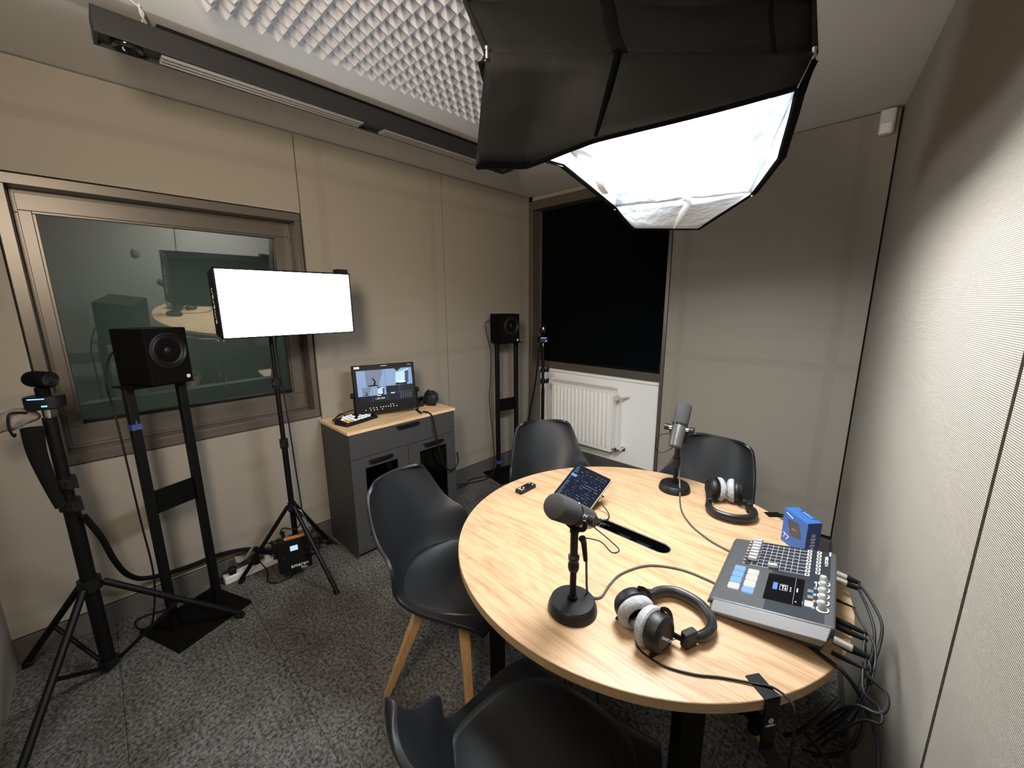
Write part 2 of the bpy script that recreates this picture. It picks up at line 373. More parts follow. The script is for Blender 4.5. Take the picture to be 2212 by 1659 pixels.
# ------------------------------------------------------------------ room shell
struct(MB().b2(-0.3, 3.3, -3.6, 0.4, -0.1, 0.0).build('floor', 'carpet', smooth=False))
struct(MB().b2(-0.3, 3.3, -3.6, 0.4, H, H + 0.1).build('ceiling', 'ceil', smooth=False))
WY0, WY1, WZ0, WZ1 = -3.165, -2.035, 0.84, 2.062
w = MB()
for (y0, y1, z0, z1) in ((-3.55, WY0, 0, H), (WY1, 0.3, 0, H), (WY0, WY1, 0, WZ0), (WY0, WY1, WZ1, H)):
    w.b2(-0.30, -0.02, y0, y1, z0, z1, 1)
zb = 0.115
for (y0, y1, z0, z1) in ((-3.41, -2.029, WZ1 + 0.006, H - 0.006), (-3.41, -2.029, zb, WZ0 - 0.006), (-3.41, WY0 - 0.006, WZ0 - 0.006, WZ1 + 0.006), (-2.023, -1.004, zb, H - 0.006), (-0.998, -0.001, zb, H - 0.006)):
    w.b2(-0.02, 0.0, y0, y1, z0, z1, 0)
struct(w.build('wall_left', ['wallA', 'gap'], smooth=False))
struct(MB().b2(-0.02, 0.004, -3.41, -0.0, 0.0, 0.106).build('baseboard_left', 'base', bevel=0.002))
# back wall: right hand panel plus recess with window and radiator
w = MB()
w.b2(1.37, 2.7, 0.02, 0.3, 0, H, 1); w.b2(-0.02, 1.37, 0.15, 0.3, 0, H, 1); w.b2(-0.02, 0.04, 0.0, 0.15, 0, H, 1)
w.b2(1.372, W - 0.008, 0.0, 0.02, 0.115, H - 0.006, 0)
w.b2(0.0, 1.372, 0.0, 0.02, 2.462, H - 0.004, 0)
struct(w.build('wall_back', ['wallB', 'gap'], smooth=False))
struct(MB().b2(1.372, W, -0.004, 0.02, 0.0, 0.085).build('baseboard_back', 'base', bevel=0.002))
struct(MB().b2(0.045, 1.345, 0.13, 0.15, 0.14, 0.905).b2(0.045, 1.345, 0.115, 0.15, 0.885, 0.915).build('trim_1', 'white_wall', bevel=0.002))
struct(MB().b2(0.045, 1.345, 0.125, 0.15, 0.0, 0.14).build('trim_2', 'base', bevel=0.002))
t = MB()
t.b2(0.004, 0.045, -0.003, 0.15, 0.0, 2.46); t.b2(1.340, 1.368, -0.003, 0.15, 0.0, 2.46); t.b2(0.045, 1.340, -0.003, 0.15, 2.385, 2.46)
struct(t.build('trim_3', 'frame', bevel=0.003))
wn = MB(); wn.b2(0.045, 1.34, 0.095, 0.15, 0.918, 0.985); wn.b2(0.045, 0.075, 0.12, 0.15, 0.985, 2.385); wn.b2(1.31, 1.34, 0.12, 0.15, 0.985, 2.385); wn.b2(0.075, 1.31, 0.12, 0.15, 2.33, 2.385)
w2 = struct(wn.build('window_2', 'frame', bevel=0.003))
MB().b2(0.075, 1.31, 0.138, 0.144, 0.985, 2.33).build('window_pane', 'gloss', w2, smooth=False)
bl = thing('roller_blind', 'closed black roller blind covering the tall window above the white radiator', 'blind', (0.7, 0.11, 0.99))
MB().b2(-0.63, 0.615, -0.004, 0.004, 0.0, 0.70).b2(-0.63, 0.615, -0.004, 0.004, 0.703, 1.40).build('blind_cloth', 'blind', bl, smooth=False)
MB().cyl((-0.63, 0, 0.005), (0.615, 0, 0.005), 0.008).build('bottom_bar', 'black', bl)
MB().b2(0.592, 0.618, -0.03, -0.006, 0.0, 0.09).build('cord_holder', 'black', bl, bevel=0.003)
# right wall, splayed outwards
cdir = Vector((math.sin(TC), -math.cos(TC), 0)); cn = Vector((math.cos(TC), math.sin(TC), 0))
TWC = Matrix(((cn.x, cdir.x, 0, W), (cn.y, cdir.y, 0, 0), (0, 0, 1, 0), (0, 0, 0, 1)))  # local x into wall, local y along wall
w = MB(); w.T = TWC
w.b2(0.02, 0.2, -0.3, 3.7, 0, H, 1)
w.b2(0.0, 0.02, 0.004, 0.915, 0.115, H - 0.004, 0); w.b2(-0.0015, 0.02, 0.917, 2.004, 0.115, H - 0.004, 0); w.b2(0.0, 0.02, 2.012, 3.62, 0.115, H - 0.004, 0)
struct(w.build('wall_right', ['wallC', 'gap'], smooth=False))
w = MB(); w.T = TWC; w.b2(-0.004, 0.02, 0.004, 3.62, 0.0, 0.106)
struct(w.build('baseboard_right', 'base', bevel=0.002))
struct(MB().b2(-0.1, 3.3, -3.6, -3.41, 0, H).build('wall_near', 'wallD', smooth=False))

# window into the control room
iy0, iy1, iz0, iz1 = WY0 + 0.04, WY1 - 0.03, WZ0 + 0.05, WZ1 - 0.042
wi = struct(MB().ringx(-0.44, 0.003, WY0, WY1, WZ0, WZ1, iy0, iy1, iz0, iz1).build('window_1', 'frame', bevel=0.002))
gx = -0.10; gy0, gy1, gz0, gz1 = -3.062, -2.152, 1.003, 1.928
t = MB().ringx(gx - 0.05, gx, iy0, iy1, iz0, iz1, gy0, gy1, gz0, gz1)
t.ringx(gx, gx + 0.007, iy0 + .014, iy1 - .014, iz0 + .014, iz1 - .014, gy0 - .010, gy1 + .010, gz0 - .010, gz1 + .010)
t.build('sash', 'frame', wi, bevel=0.002)
p = MB()
p.T = Matrix.Translation((-0.275, -2.60, 0.95)) @ Matrix.Rotation(R(2.2), 4, 'Z') @ Matrix.Rotation(R(8.5), 4, 'Y')
p.b2(-0.003, 0.003, -0.50, 0.49, -0.055, 1.06)
p.build('window_pane', 'glass', wi, smooth=False)
MB().b2(-0.135, -0.10, gy0, gy1, gz0 - 0.003, gz0 + 0.012).build('gasket', 'black', wi)
# control room behind the glass
struct(MB().b2(-3.2, -3.1, -5.0, 0.6, 0, 2.6).b2(-3.1, -0.45, 0.5, 0.6, 0, 2.6).b2(-3.1, -0.3, -5.0, -4.9, 0, 2.6).build('wall_far', 'room_wall', smooth=False))
struct(MB().b2(-3.2, -0.3, -5.0, 0.6, -0.1, 0.0).build('floor_control_room', 'room_floor', smooth=False))
struct(MB().b2(-3.2, -0.3, -5.0, 0.6, 2.6, 2.7).build('ceiling_control_room', 'room_wall', smooth=False))

# ------------------------------------------------------------------ ceiling items
f = MB(); px_, py_ = 0.05, 0.05
x0, y0 = 0.90, -2.60
f.b2(x0, x0 + 1.10, y0, y0 + 1.45, 2.47, 2.4995)
for i in range(22):
    for j in range(29):
        ax, ay = x0 + i * px_, y0 + j * py_
        v = [f._v(q) for q in ((ax, ay, 2.47), (ax + px_, ay, 2.47), (ax + px_, ay + py_, 2.47), (ax, ay + py_, 2.47), (ax + px_ / 2, ay + py_ / 2, 2.438))]
        for k in range(4): f._f([v[(k + 1) % 4], v[k], v[4]])
tag(f.build('acoustic_foam_panel', 'foam', smooth=False), 'pale grey pyramid foam panel on the ceiling beside the black light bar', 'acoustic foam')
lb = thing('ceiling_light_bar', 'long black ceiling light bar with unlit louvre strips and end spotlights', 'ceiling light', (0.60, -1.86, 2.4))
MB().b2(-0.048, 0.038, -0.955, 0.955, 0.012, 0.070).b2(-0.055, -0.048, -0.965, 0.965, 0, 0.075).b2(0.038, 0.045, -0.965, 0.965, 0, 0.075).b2(-0.048, 0.038, -0.965, -0.955, 0, 0.075).b2(-0.048, 0.038, 0.955, 0.965, 0, 0.075).build('housing', 'lbar', lb, bevel=0.001)
MB().b2(-0.02, 0.02, -0.8, 0.8, 0.075, 0.0985).build('ceiling_mount', 'black', lb)
for (a0, a1) in ((-0.80, -0.06), (0.05, 0.79)):
    o = MB()
    for k in range(3): o.cyl((-0.030 + k * 0.024, a0, 0.003), (-0.030 + k * 0.024, a1, 0.003), 0.0085, n=10)
    o.build('louvre', 'louvre', lb)
for yy in (-0.885, 0.885):
    MB().lathe([(0.0, 0.008), (0.018, 0.008), (0.030, -0.001), (0.040, -0.004), (0.042, 0.0), (0.042, 0.012)], Matrix.Translation((-0.005, yy, 0.0))).build('spotlight', 'gloss', lb)
zt = MB(); zt.tube([(0.70, -2.71, 2.499), (0.675, -2.705, 2.485), (0.64, -2.69, 2.478)], 0.004); zt.tube([(0.71, -2.735, 2.499), (0.68, -2.70, 2.49), (0.63, -2.70, 2.476)], 0.003)
tag(zt.build('cable_tie', 'whitep'), 'clear plastic tie and thin cable on ceiling above the light bar', 'cable tie')
pir = thing('motion_sensor', 'white motion sensor mounted high in the corner of the back wall', 'sensor', (2.44, -0.005, 2.40))
MB().rbox((0, -0.022, 0.035), (0.062, 0.044, 0.11), 0.012).build('housing', 'whitep', pir, bevel=0.004)
MB().rbox((0, -0.030, 0.0), (0.056, 0.045, 0.05), 0.018).build('lens', 'radiator', pir, bevel=0.004)
# brass hook where seam meets ceiling
hk = MB(); hk.tube([(0.001, -2.026, 2.499), (0.006, -2.026, 2.47), (0.012, -2.03, 2.455)], 0.0025)
tag(hk.build('ceiling_hook', 'leaf'), 'tiny tan wire hook where the left wall seam meets the ceiling', 'hook')

# ------------------------------------------------------------------ radiator
rd = thing('radiator', 'white ribbed panel radiator under the blacked out window', 'radiator', (0.61, 0.06, 0.25))
b = MB(); b.b2(-0.335, 0.325, -0.035, 0.035, 0.0, 0.555)
n = 15
b2_ = MB()
for k in range(n):
    cx = -0.30 + k * 0.0415
    b.hexa([(cx - 0.013, -0.035, 0.03), (cx + 0.013, -0.035, 0.03), (cx + 0.008, -0.043, 0.045), (cx - 0.008, -0.043, 0.045)][::-1], [(cx - 0.013, -0.035, 0.525), (cx + 0.013, -0.035, 0.525), (cx + 0.008, -0.043, 0.51), (cx - 0.008, -0.043, 0.51)][::-1])
b.build('panel', 'radiator', rd, bevel=0.004)
g = MB(); g.b2(-0.337, 0.327, -0.040, 0.037, 0.555, 0.568)
for k in range(20): g.b2(-0.32 + k * 0.032, -0.303 + k * 0.032, -0.03, 0.03, 0.565, 0.571)
g.build('top_grille', 'whitep', rd, bevel=0.002)
v = MB(); v.cyl((0.327, -0.015, 0.50), (0.40, -0.015, 0.50), 0.010); v.cyl((0.37, -0.015, 0.50), (0.37, -0.07, 0.50), 0.020, 0.017); v.cyl((0.40, -0.015, 0.50), (0.425, 0.06, 0.50), 0.009)
v.build('valve', 'whitep', rd)
v = MB(); v.cyl((0.327, -0.015, 0.03), (0.39, -0.015, 0.03), 0.010); v.cyl((0.36, -0.015, 0.015), (0.36, -0.015, 0.05), 0.013); v.cyl((0.39, -0.015, 0.03), (0.40, 0.065, 0.03), 0.009); v.cyl((0.40, 0.05, 0.03), (0.40, 0.068, 0.03), 0.02)
v.build('return_valve', 'chrome', rd)
MB().cyl((0.385, 0.0, 0.03), (0.385, 0.0, 0.50), 0.004).build('pipe', 'radiator', rd)
# ------------------------------------------------------------------ softbox (key light)
sb = thing('softbox', 'large black softbox with glowing silver interior hanging above the table', 'softbox', (2.05, -1.85, 2.2))
SO = Vector((2.05, -1.85, 2.2))
def L(*p): return Vector(p) - SO
NL = L(1.99, -2.385, 2.0); NR = L(2.428, -1.955, 2.0); FR = L(2.19, -1.33, 1.91); FL = L(1.735, -1.46, 1.915)
MNL = L(1.82, -2.29, 2.2); MNR = L(2.378, -1.75, 2.2); MFR = L(2.16, -1.42, 2.16); MFL = L(1.80, -1.60, 2.16)
ring_c = Vector((2.08, -2.0, 2.40)) - SO; ring_r = 0.085
def wav(u, v, s): return s * (math.sin(u * 9 + v * 4) * math.sin(v * 7 + u * 2)) * math.sin(PI * u) * math.sin(PI * v)
def panel(a, b, ma, mb, ra, rb, sag=0.0, nu=14, nv=14, off=0.0):
    nrm = (b - a).cross(ma - a).normalized()
    def fn(u, v):
        # quadratic through rim, mid, ring
        def q(p0, p1, p2, t):
            return p0.lerp(p1, t * 2) if t < 0.5 else p1.lerp(p2, t * 2 - 1)
        A = q(a, ma, ra, v); B = q(b, mb, rb, v)
        c = A.lerp(B, u)
        return c + nrm * (wav(u, v, 0.012) + off)
    return fn
ringp = {}
for nm, m_ in (('NL', MNL), ('NR', MNR), ('FR', MFR), ('FL', MFL)):
    d = m_ - ring_c; d.z = 0; d.normalize(); ringp[nm] = ring_c + d * ring_r
C4 = {'NL': (NL, MNL), 'NR': (NR, MNR), 'FR': (FR, MFR), 'FL': (FL, MFL)}
body = MB(); lin = MB()
cen = (NL + NR + FR + FL + MNL + MNR + MFR + MFL) / 8
for p, q in (('NL', 'NR'), ('NR', 'FR'), ('FR', 'FL'), ('FL', 'NL')):
    a, ma = C4[p]; b, mb = C4[q]
    n_ = (b - a).cross(ma - a).normalized(); out = 1 if n_.dot((a + b + ma + mb) / 4 - cen) > 0 else -1
    body.grid(panel(a, b, ma, mb, ringp[p], ringp[q]), 14, 14)
    lin.grid(panel(a, b, ma, mb, ringp[p], ringp[q], off=-0.0022 * out), 14, 14)
body.build('outer_shell', 'fabric', sb, solid=0.0015)
lin.build('inner_lining', 'silver_lin', sb, solid=0.0015)
# inner diffuser glowing, with a silver skirt between it and the rim
q = [L(1.99, -2.13, 1.975), L(2.355, -1.90, 1.975), L(2.135, -1.42, 1.955), L(1.80, -1.56, 1.955)]
MB().grid(lambda u, v: (q[0].lerp(q[1], u)).lerp(q[3].lerp(q[2], u), v) + Vector((0, 0, -0.03 * math.sin(PI * u) * math.sin(PI * v))), 10, 10).build('inner_diffuser', 'baffle', sb, solid=0.002)
sk = MB(); rim4 = [NL, NR, FR, FL]
for k in range(4):
    k2 = (k + 1) % 4
    sk.grid(lambda u, v: rim4[k].lerp(rim4[k2], u).lerp(q[k].lerp(q[k2], u), v) + Vector((0, 0, 0.012 * math.sin(u * 17) * math.sin(PI * v) * math.sin(PI * u))), 12, 5)
sk.build('inner_skirt', 'silver_lin', sb, solid=0.001)
# lip flaps: black outside, silver inside
def lip(poly_top, poly_low, nm, off=0.007, nu=20, nv=6, wave=0.01):
    def samp(P, t):
        k = t * (len(P) - 1); i = min(int(k), len(P) - 2); return P[i].lerp(P[i + 1], k - i)
    T_ = [Vector(p) for p in poly_top]; B_ = [Vector(p) for p in poly_low]
    c = sum(T_ + B_, Vector()) / (len(T_) + len(B_)); n_ = (T_[-1] - T_[0]).cross(B_[0] - T_[0]).normalized()
    mid = (NL + NR + FR + FL) / 4
    n_ = Vector(((c - mid).x, (c - mid).y, 0)).normalized()
    def fn(o):
        return lambda u, v: samp(T_, u).lerp(samp(B_, u), v) + n_ * (o + wave * math.sin(u * 11 + 1) * v * (1 - 0.4 * v))
    f1 = MB().grid(fn(off * 0.5), nu, nv).build(nm, 'fabric', sb, solid=0.0015)
    MB().grid(fn(-off * 0.5), nu, nv).build('flap_lining', 'silver_lin', f1, solid=0.0015)
    hp = [samp(B_, k / 24) + n_ * wave * math.sin(k / 24 * 11 + 1) * 0.6 for k in range(25)]
    MB().tube(hp, 0.010, 6, smooth=False, flat=(1, 0.3)).build('hem', 'hem', f1)
    return f1
lip([NL, NL.lerp(NR, .2), NL.lerp(NR, .45), NR], [L(1.883, -2.318, 1.84), L(1.965, -2.255, 1.84), L(2.15, -2.25, 1.845), L(2.455, -2.20, 1.853)], 'near_flap', nu=24)
lip([FL, FL.lerp(FR, .3), FL.lerp(FR, .7), FR], [FL + Vector((0, 0.002, -0.004)), L(1.745, -1.316, 1.85), L(1.943, -1.113, 1.85), FR + Vector((0, 0, -0.004))], 'far_flap', wave=0.004)
lip([NL, NL.lerp(FL, .5), FL], [NL + Vector((-0.01, 0.0, -0.01)), L(1.90, -2.26, 1.925), L(1.865, -2.14, 1.915), L(1.845, -1.96, 1.935), FL + Vector((0, 0, -0.004))], 'left_flap', wave=0.004)
lip([FR, FR.lerp(NR, .5), NR], [FR + Vector((0, 0, -0.004)), L(2.344, -1.703, 1.9), L(2.405, -1.93, 1.945), NR + Vector((0, 0, -0.01))], 'right_flap', wave=0.003)
# seams, straps and rod tips
o = MB(); fnp = panel(NL, NR, MNL, MNR, ringp['NL'], ringp['NR'], off=0.0)
o.tube([fnp(0.40, v / 10) + Vector((0.004, -0.005, 0)) for v in range(0, 11)], 0.014, 6, flat=(1, 0.25))
o.tube([L(2.15, -2.253, 1.85), NL.lerp(NR, .40) + Vector((0.004, -0.006, 0))], 0.012, 6, smooth=False, flat=(1, 0.25))
o.build('seam_tape', 'hem', sb)
o = MB(); o.tube([fnp(0.87, v / 10) + Vector((0.003, -0.003, 0)) for v in range(0, 11)], 0.0035, 6)
o.build('seam', 'hem', sb)
st = MB()
a = FL.lerp(FR, .55) ; bq = L(1.86, -1.20, 1.853)
st.tube([a + Vector((0, -.02, .0)), a + Vector((0.0, .02, -0.012)), bq], 0.012, 6, smooth=True, flat=(1, 0.15))
st.build('strap', 'strap', sb)
st = MB(); st.tube([L(1.90, -1.85, 1.93), L(1.88, -1.80, 1.90), L(1.85, -1.72, 1.90)], 0.011, 6, flat=(1, 0.15)); st.build('strap', 'strap', sb)
for p in (FL, FR, NR, NL):
    MB().cyl(p + Vector((0, 0, .010)), p + Vector((0, 0, -0.010)), 0.005, 0.004, 8).build('rod_tip', 'chrome', sb)
for nm in ('NL', 'NR', 'FR', 'FL'):
    a, ma = C4[nm]; MB().tube([a, ma, ringp[nm]], 0.0065, 8, smooth=False).build('rod_sleeve', 'fabric', sb)
sh = MB(); sh.cyl(ring_c + Vector((0, 0, -0.02)), ring_c + Vector((0, 0, 0.012)), 0.09, 0.09, 24); sh.cyl(ring_c + Vector((0, 0, 0.0)), ring_c + Vector((0, 0, 0.05)), 0.05, 0.05, 20); sh.cyl(ring_c, Vector((ring_c.x, ring_c.y, 0.2995)), 0.014, 0.014, 14)
sh.build('lamp_head', 'black', sb)

# ------------------------------------------------------------------ rectangular LED panel on stand
PX = 0.42
lp = thing('led_panel_light', 'glowing white rectangular softbox lamp on a stand before the interior window', 'studio light', (PX, -2.265, 1.55))
b = MB()
hw, hh = 0.305, 0.158
b.hexa([(-0.15, -hw + 0.006, -hh + 0.01), (-0.15, hw - 0.03, -hh + 0.01), (-0.15, hw - 0.03, hh - 0.01), (-0.15, -hw + 0.006, hh - 0.01)], [(-0.006, -hw, -hh), (-0.006, hw, -hh), (-0.006, hw, hh), (-0.006, -hw, hh)])
b.build('housing', 'fabric', lp, bevel=0.006)
fr = MB()
for (y0, y1, z0, z1) in ((-hw, hw, hh - 0.008, hh), (-hw, hw, -hh, -hh + 0.006), (-hw, -hw + 0.007, -hh, hh), (hw - 0.006, hw, -hh, hh)): fr.b2(-0.01, 0.006, y0, y1, z0, z1)
fr.build('rim', 'black', lp, bevel=0.001)
MB().grid(lambda u, v: Vector((0.001 + 0.008 * math.sin(PI * u) * math.sin(PI * v), -hw + 0.006 + u * (2 * hw - 0.012), -hh + 0.005 + v * (2 * hh - 0.012))), 8, 6).build('diffuser', 'panel_light', lp, solid=0.001)
MB().b2(-0.05, 0.004, hw - 0.065, hw - 0.008, hh, hh + 0.02).build('clamp', 'black', lp, bevel=0.002)
TL = frame_m((-0.075, -hw + 0.018, 0.0), (-0.12, 0.02, 0.98), (-0.95, 0.28, -0.12))
lp_t = text('amaran', 0.062, 'ink', lp, frame_m((-0.075, -hw + 0.0012, -0.01), (0, 0, 1), (-0.9992, 0.0417, 0.0)), sx=0.9)
st = thing('light_stand', 'black three legged light stand carrying the rectangular softbox lamp', 'light stand', (0.25, -2.33, 0))
SX, SY = 0.25, -2.33
o = MB(); o.cyl((0, 0, 0.06), (0, 0, 0.80), 0.015); o.cyl((0, 0, 0.78), (0, 0, 1.16), 0.012); o.cyl((0, 0, 1.14), (0, 0, 1.50), 0.0095); o.build('column', 'black', st)
for z in (0.80, 1.14, 0.42):
    MB().cyl((0, 0, z - 0.03), (0, 0, z + 0.02), 0.021).cyl((0.0, 0, z), (0.045, -0.02, z), 0.008, 0.012).build('locking_collar', 'blackp', st)
MB().cyl((0, 0, 1.49), (0.02, 0.02, 1.55), 0.012).cyl((0, 0, 1.53), (0.03, 0.03, 1.53), 0.02).build('yoke_mount', 'black', st)
for (fx, fy) in ((0.355, 0.07), (-0.155, 0.235), (-0.135, -0.27)):
    o = MB(); d = Vector((fx, fy, 0)).normalized()
    o.cyl(d * 0.02 + Vector((0, 0, 0.42)), Vector((fx, fy, 0.012)), 0.011); o.build('leg', 'black', st)
    k = 0.55; mid = (d * 0.02 + Vector((0, 0, 0.42))).lerp(Vector((fx, fy, 0.012)), k)
    MB().cyl(d * 0.02 + Vector((0, 0, 0.10)), mid, 0.007).build('brace', 'black', st)
    MB().cyl(Vector((fx, fy, 0.0)), Vector((fx, fy, 0.0)) + (Vector((0, 0, .42)) - Vector((fx, fy, 0))).normalized() * 0.03, 0.013).build('rubber_foot', 'rubber', st)
cb = MB(); cb.tube([(0.33, -2.27, 1.43), (0.27, -2.31, 1.38), (0.245, -2.305, 1.2), (0.27, -2.30, 0.9), (0.26, -2.29, 0.62), (0.275, -2.29, 0.38), (0.30, -2.33, 0.30), (0.30, -2.40, 0.33), (0.30, -2.42, 0.30)], 0.0035)
tag(cb.build('lamp_cable', 'rubber'), 'thin black cable running down the light stand to its control box', 'cable')
ps = thing('lamp_control_box', 'black lamp control box with lit blue display hanging on the light stand', 'control box', (0.315, -2.365, 0.17))
ps.rotation_euler = (0, R(-8), R(-14))
MB().box((0, 0, 0), (0.06, 0.165, 0.185)).build('housing', 'black', ps, bevel=0.006)
fx_ = 0.0305
TP = lambda y, z: Matrix(((0, 0, 1, fx_ + 0.001), (1, 0, 0, y), (0, 1, 0, z), (0, 0, 0, 1)))
MB().b2(fx_ - 0.002, fx_ + 0.002, -0.018, 0.02, 0.025, 0.052).build('display', 'scr_brt', ps, smooth=False)
MB().b2(-0.005, 0.03, -0.04, 0.06, 0.0925, 0.0955).build('warning_label', 'orange', ps, smooth=False)
for yy in (-0.052, 0.045): MB().cyl((fx_, yy, 0.0), (fx_ + 0.012, yy, 0.0), 0.010).build('dial', 'blackp', ps)
text('amaran', 0.030, 'ink', ps, TP(0.02, -0.062)); text('F22c', 0.016, 'ink', ps, TP(0.04, -0.083))
MB().cyl((0, -0.04, 0.09), (0, -0.045, 0.135), 0.009).cyl((0, -0.04, 0.09), (0, -0.04, 0.10), 0.013, mi=1).build('plug', ['black', 'chrome'], ps)
MB().tube([(0.0, 0.08, 0.05), (0.0, 0.09, 0.12), (-0.01, 0.06, 0.22), (-0.03, 0.03, 0.24)], 0.002).build('hanging_wire', 'steel', ps)

# ------------------------------------------------------------------ table
TX, TY, TR, TZ = 2.036, -1.778, 0.596, 0.75
tb = thing('round_table', 'round light oak meeting table on four black steel legs', 'table', (TX, TY, 0))
bm_ = MB(); top = []; bot = []
N = 144; sl = 0.112; sw = 0.030
sx0 = -0.005; sy0 = -0.0
outer = [(TR * math.cos(2 * PI * i / N), TR * math.sin(2 * PI * i / N)) for i in range(N)]
inner = []
for k in range(13): a = R(-90 + 180 * k / 12); inner.append((sx0 + sl + sw * math.cos(a), sy0 + sw * math.sin(a)))
for k in range(13): a = R(90 + 180 * k / 12); inner.append((sx0 - sl + sw * math.cos(a), sy0 + sw * math.sin(a)))
bm = bm_.bm
def ringv(P, z): return [bm.verts.new((x, y, z)) for x, y in P]
zt_, zb_ = TZ, TZ - 0.025
eo = 0.0015
o1 = ringv([(x * (1 - eo / TR), y * (1 - eo / TR)) for x, y in outer], zt_); i1 = ringv(inner, zt_); o1b = ringv(outer, zt_ - eo); o2 = ringv(outer, zb_); i2 = ringv(inner, zb_)
def cap(o_, i_):
    es = []
    for r_ in (o_, i_):
        for k in range(len(r_)): es.append(bm.edges.get((r_[k], r_[(k + 1) % len(r_)])) or bm.edges.new((r_[k], r_[(k + 1) % len(r_)])))
    bmesh.ops.triangle_fill(bm, use_beauty=True, use_dissolve=False, edges=es)
cap(o1, i1); cap(o2, i2)
for A, B, mi in ((o1, o1b, 0), (o1b, o2, 1), (i2, i1, 2)):
    for k in range(len(A)):
        f_ = bm.faces.new([A[k], A[(k + 1) % len(A)], B[(k + 1) % len(B)], B[k]]); f_.material_index = mi
bm_.build('tabletop', ['table', 'tedge', 'blind'], tb, ang=30)
o = MB(); 
o.b2(sx0 - sl - sw - .004, sx0 + sl + sw + .004, sy0 - sw - .004, sy0 + sw + .004, TZ - 0.08, TZ - 0.076)
for (a0, a1, b0, b1) in ((sx0 - sl - sw - .006, sx0 - sl - sw - .002, sy0 - sw - .006, sy0 + sw + .006), (sx0 + sl + sw + .002, sx0 + sl + sw + .006, sy0 - sw - .006, sy0 + sw + .006), (sx0 - sl - sw, sx0 + sl + sw, sy0 - sw - .006, sy0 - sw - .002), (sx0 - sl - sw, sx0 + sl + sw, sy0 + sw + .002, sy0 + sw + .006)): o.b2(a0, a1, b0, b1, TZ - 0.08, TZ - 0.0255)
o.build('cable_tray', 'blind', tb, smooth=False)
MB().tube([(x, y, TZ - 0.001) for x, y in inner] + [(inner[0][0], inner[0][1], TZ - 0.001)], 0.0022, 6, smooth=False).build('slot_rim', 'steel', tb)
for a in (225, 315, 45, 135):
    c, s_ = math.cos(R(a)), math.sin(R(a)); r1 = 0.47
    MB().box((c * r1, s_ * r1, (TZ - 0.03) / 2), (0.055, 0.055, TZ - 0.033), Matrix.Rotation(R(a), 3, 'Z')).build('leg', 'black', tb, bevel=0.002)
for a in (45, 135): MB().box((0, 0, TZ - 0.045), (0.90, 0.05, 0.034), Matrix.Rotation(R(a), 3, 'Z')).build('crossbar', 'black', tb, bevel=0.002)

# ------------------------------------------------------------------ chairs
def chair(label):
    t = thing('dining_chair', label, 'chair', group='black moulded chairs around the round table')
    prof = [(0.235, 0.425, 0.185), (0.215, 0.452, 0.205), (0.12, 0.455, 0.232), (0.0, 0.443, 0.243), (-0.10, 0.443, 0.246), (-0.165, 0.465, 0.244), (-0.215, 0.525, 0.235), (-0.250, 0.60, 0.220), (-0.285, 0.69, 0.202), (-0.318, 0.775, 0.182), (-0.337, 0.825, 0.160), (-0.343, 0.842, 0.125)]
    K = len(prof) - 1
    def fn(u, v):
        k = v * K; i = min(int(k), K - 1); f_ = k - i
        a = prof[max(i - 1, 0)]; b = prof[i]; c = prof[i + 1]; d = prof[min(i + 2, K)]
        P = [0.5 * (2 * b[m] + (c[m] - a[m]) * f_ + (2 * a[m] - 5 * b[m] + 4 * c[m] - d[m]) * f_ ** 2 + (3 * b[m] - a[m] - 3 * c[m] + d[m]) * f_ ** 3) for m in range(3)]
        s = 2 * u - 1; e = abs(s) ** 2.4
        # wings: the sides turn up on the seat and forward on the back
        up = 0.035 * (1 - v) * min(1, v * 4 + 0.25) + 0.085 * math.exp(-((v - 0.50) / 0.17) ** 2)
        fw = 0.055 * max(0, min(1, (v - 0.35) / 0.25))
        return Vector((P[2] * s, P[0] + fw * e + 0.06 * e * math.exp(-((v - 0.52) / 0.13) ** 2), P[1] + up * e * (1 - max(0, (v - 0.6)) * 1.6)))
    sh_ = MB().grid(fn, 20, 33).build('shell', 'shell', t, solid=0.014, bevel=0)
    md = sh_.modifiers.new('b', 'BEVEL'); md.width = 0.005; md.segments = 3; md.limit_method = 'ANGLE'; md.angle_limit = R(50)
    def cf(u, v):
        a = 2 * u - 1; c = 2 * v - 1          # square to disc, laid on the shell
        x_ = a * math.sqrt(1 - c * c / 2); y_ = c * math.sqrt(1 - a * a / 2)
        r_ = min(1.0, math.hypot(x_, y_)); uu = 0.5 + 0.455 * x_; vv = 0.285 + 0.235 * y_; e_ = 1e-3
        p = fn(uu, vv); n_ = (fn(uu + e_, vv) - p).cross(fn(uu, vv + e_) - p).normalized()
        if n_.z < 0: n_ = -n_
        return p + n_ * (0.006 + 0.020 * (1 - r_ ** 5))
    MB().grid(cf, 22, 22).build('seat_cushion', 'leather', t, solid=0.004, ang=80)
    for sx in (-1, 1):
        for sy in (-1, 1):
            o = MB(); T0 = Vector((sx * 0.085, sy * 0.085, 0.415)); B0 = Vector((sx * 0.215, sy * 0.205, 0.0))
            ax = Vector((sx, sy, 0)).normalized(); ay = Vector((-sy, sx, 0)).normalized()
            def sq(c, w_, h_): return [c + ax * w_ + ay * h_, c - ax * w_ + ay * h_, c - ax * w_ - ay * h_, c + ax * w_ - ay * h_]
            o.hexa(sq(B0, 0.013, 0.013), sq(T0, 0.024, 0.021)); o.build('leg', 'oakleg', t, bevel=0.003)
    br = MB(); br.box((0, 0, 0.40), (0.34, 0.028, 0.022), Matrix.Rotation(R(45), 3, 'Z')); br.box((0, 0, 0.40), (0.34, 0.028, 0.022), Matrix.Rotation(R(-45), 3, 'Z')); br.cyl((0, 0, 0.38), (0, 0, 0.435), 0.03)
    br.build('bracket', 'black', t, bevel=0.001)
    return t
